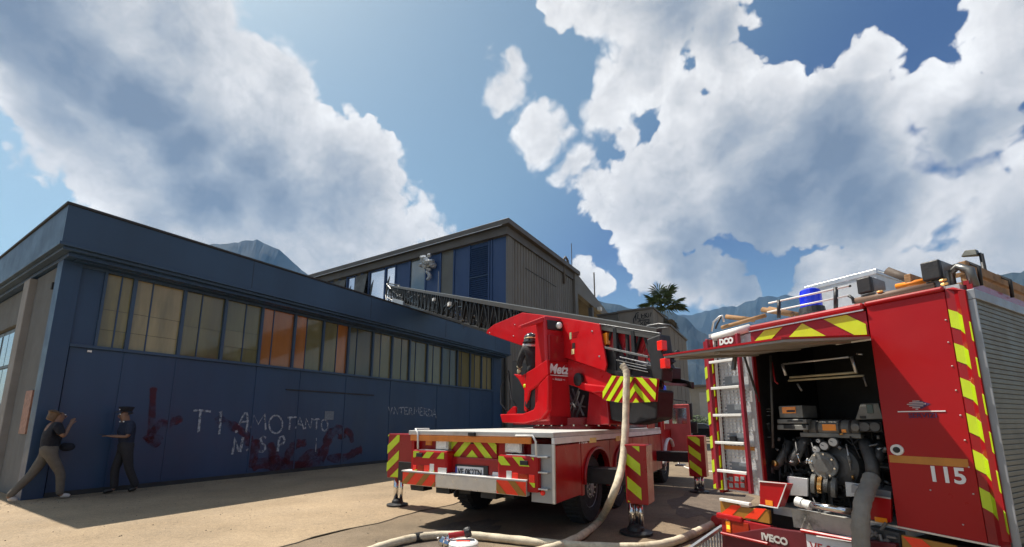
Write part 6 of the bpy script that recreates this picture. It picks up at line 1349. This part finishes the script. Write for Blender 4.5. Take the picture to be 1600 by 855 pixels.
# police officer, right: peaked cap, looking down at a phone held in front
b2_ = gxy(186, 771)
J2 = dict(pel=(0, 0, .94), waist=(0, .0, 1.10), chest=(0, .03, 1.36), neck=(0, .06, 1.53), rsh=(.19, .03, 1.45), lsh=(-.19, .03, 1.45), rel=(.22, .08, 1.18), rwr=(.08, .26, 1.20), lel=(-.22, .06, 1.18), lwr=(-.06, .28, 1.20),
          rhip=(.09, 0, .9), lhip=(-.09, 0, .9), rkn=(.10, .10, .50), lkn=(-.09, -.08, .50), ran=(.10, .06, .09), lan=(-.09, -.26, .10), rtoe=(.11, .24, .045), ltoe=(-.09, -.11, .045))
p2_ = person(b2_, yF + math.pi, 'police officer in dark uniform and peaked cap reading a phone by the blue wall', J2,
       [('trousers', trousers(J2, 1.02, .07), darkt), ('shirt', shirt(J2, 1.04, .9, .06), cop), ('shoes_right', [shoes(J2)[0]], shoe_b), ('shoes_left', [shoes(J2)[1]], shoe_b),
        ('hair', [[('a', (0, .02, 1.64), .088), ('b', (0, .04, 1.70), .09)]], black)], headc=(0, .10, 1.66), headf=(0, 1, -.25))
def loc(base, yaw, p): c, s = math.cos(yaw), math.sin(yaw); return tuple(Vector(base) + Vector((p[0] * c - p[1] * s, p[0] * s + p[1] * c, p[2])))
y2 = yF + math.pi
cp_ = MB().lathe(loc(b2_, y2, (0, .08, 1.735)), (0, 0, 1), [(.10, -.02), (.104, .02), (.135, .06), (.13, .08), (.05, .09)], 22).build('cap', navy, p2_, smooth=True)
MB().hexa([loc(b2_, y2, p) for p in ((-.08, .16, 1.715), (.08, .16, 1.715), (.06, .25, 1.69), (-.06, .25, 1.69))], [loc(b2_, y2, p) for p in ((-.08, .16, 1.725), (.08, .16, 1.725), (.06, .25, 1.70), (-.06, .25, 1.70))]).build('cap_peak', black, cp_)
MB().ball(loc(b2_, y2, (0, .19, 1.76)), .014, n=6).build('cap_badge', white_t, cp_)
for k in (-1, 1): MB().ball(loc(b2_, y2, (.10 * k, .13, 1.50)), .016, n=6).build('collar_badge', white_t, p2_)
ph = MB().hexa([loc(b2_, y2, p) for p in ((-.035, .36, 1.21), (.035, .36, 1.21), (.035, .47, 1.24), (-.035, .47, 1.24))], [loc(b2_, y2, p) for p in ((-.035, .36, 1.22), (.035, .36, 1.22), (.035, .47, 1.25), (-.035, .47, 1.25))]).build('phone', black, base=loc(b2_, y2, (0, .45, 1.18))); tag(ph, 'black phone held out in front by the police officer', 'phone')
# firefighter on the ladder platform
q = L.at(833, 560, 1, -4.42); b3_ = L.w((q[0], -4.42, 1.66)); hz3 = L.at(833, 520, 1, -4.42)[2] - 1.66; k3 = hz3 / 1.84
def S3_(d): return {a: tuple(Vector(p) * k3) for a, p in d.items()}
J3 = S3_(dict(pel=(0, -.06, .94), waist=(0, -.03, 1.10), chest=(0, .06, 1.34), neck=(0, .12, 1.52), rsh=(.20, .07, 1.43), lsh=(-.20, .07, 1.43), rel=(.26, .22, 1.22), rwr=(.16, .42, 1.25), lel=(-.28, .12, 1.18), lwr=(-.24, .26, 1.02),
          rhip=(.10, -.04, .9), lhip=(-.10, -.04, .9), rkn=(.11, .06, .50), lkn=(-.11, .03, .50), ran=(.12, .0, .09), lan=(-.12, -.02, .09), rtoe=(.13, .17, .045), ltoe=(-.13, .15, .045)))
turn = M('black_turnout_cloth', (.014, .014, .016), .85, 0, .3, 10, .5, 60)
y3 = R(28.3) - R(10)
glove = M('pale_work_glove', (.45, .42, .3), .8, 0, .2, 10)
p3_ = person(b3_, y3, 'firefighter in black turnout gear and helmet at the ladder controls', J3,
       [('trousers', trousers(J3, 1.08, .085), turn), ('jacket', shirt(J3, 1.15, 1.85, .05), turn), ('boots_right', [shoes(J3, .055)[0]], shoe_b), ('boots_left', [shoes(J3, .055)[1]], shoe_b),
        ('glove', [[('a', J3['lwr'], .045), ('b', tuple(Vector(J3['lwr']) + Vector((.01, .06, -.05))), .045), ('c', tuple(Vector(J3['lwr']) + Vector((.01, .10, -.08))), .03)]], glove)],
       headc=tuple(Vector((0, .17, 1.64)) * k3), headf=(0, 1, .1))
def l3(p): return loc(b3_, y3, tuple(Vector(p) * k3))
hm_ = M('black_helmet', (.02, .02, .02), .2, 0, .2, 6, 0, 30, .6)
he_ = MB().lathe(l3((0, .13, 1.64)), (0, 0, 1), [(.17, -.01), (.175, .0), (.150, .02), (.152, .07), (.13, .13), (.085, .175), (.02, .19)], 22).build('helmet', hm_, p3_, smooth=True)
MB().tube([l3((0, -.03, 1.72)), l3((0, .02, 1.82)), l3((0, .12, 1.865)), l3((0, .22, 1.83))], .014, 6).build('helmet_crest', hm_, he_, smooth=True)
MB().tube([l3((-.15, .20, 1.57)), l3((-.1, .06, 1.55)), l3((.1, .06, 1.55)), l3((.15, .20, 1.57))], .045, 6).build('neck_guard', M('silver_cloth', (.7, .7, .7), .3, .4, .2, 10), p3_, smooth=True)
for y0 in (1.72,): MB().tube([l3((-.165, .12, y0)), l3((-.11, -.03, y0)), l3((.11, -.03, y0)), l3((.165, .12, y0))], .014, 6).build('helmet_band', M('yellow_sticker', (.75, .6, .3)), p3_)
for k in (-1, 1):
    kn = Vector(J3['lkn' if k < 0 else 'rkn']) + Vector((0, 0, .10)); c_ = loc(b3_, y3, tuple(kn)); MB().lathe(c_, (0, 0, 1), [(.098, -.035), (.1, 0), (.098, .03)], 16).build('reflective_band', lime, p3_, smooth=True)
ap = loc(b3_, y3, tuple(Vector(J3['lel']).lerp(Vector(J3['lwr']), .7))); MB().ball(ap, .062, (1, 1, .5), 10).build('reflective_band', glove, p3_, smooth=True)
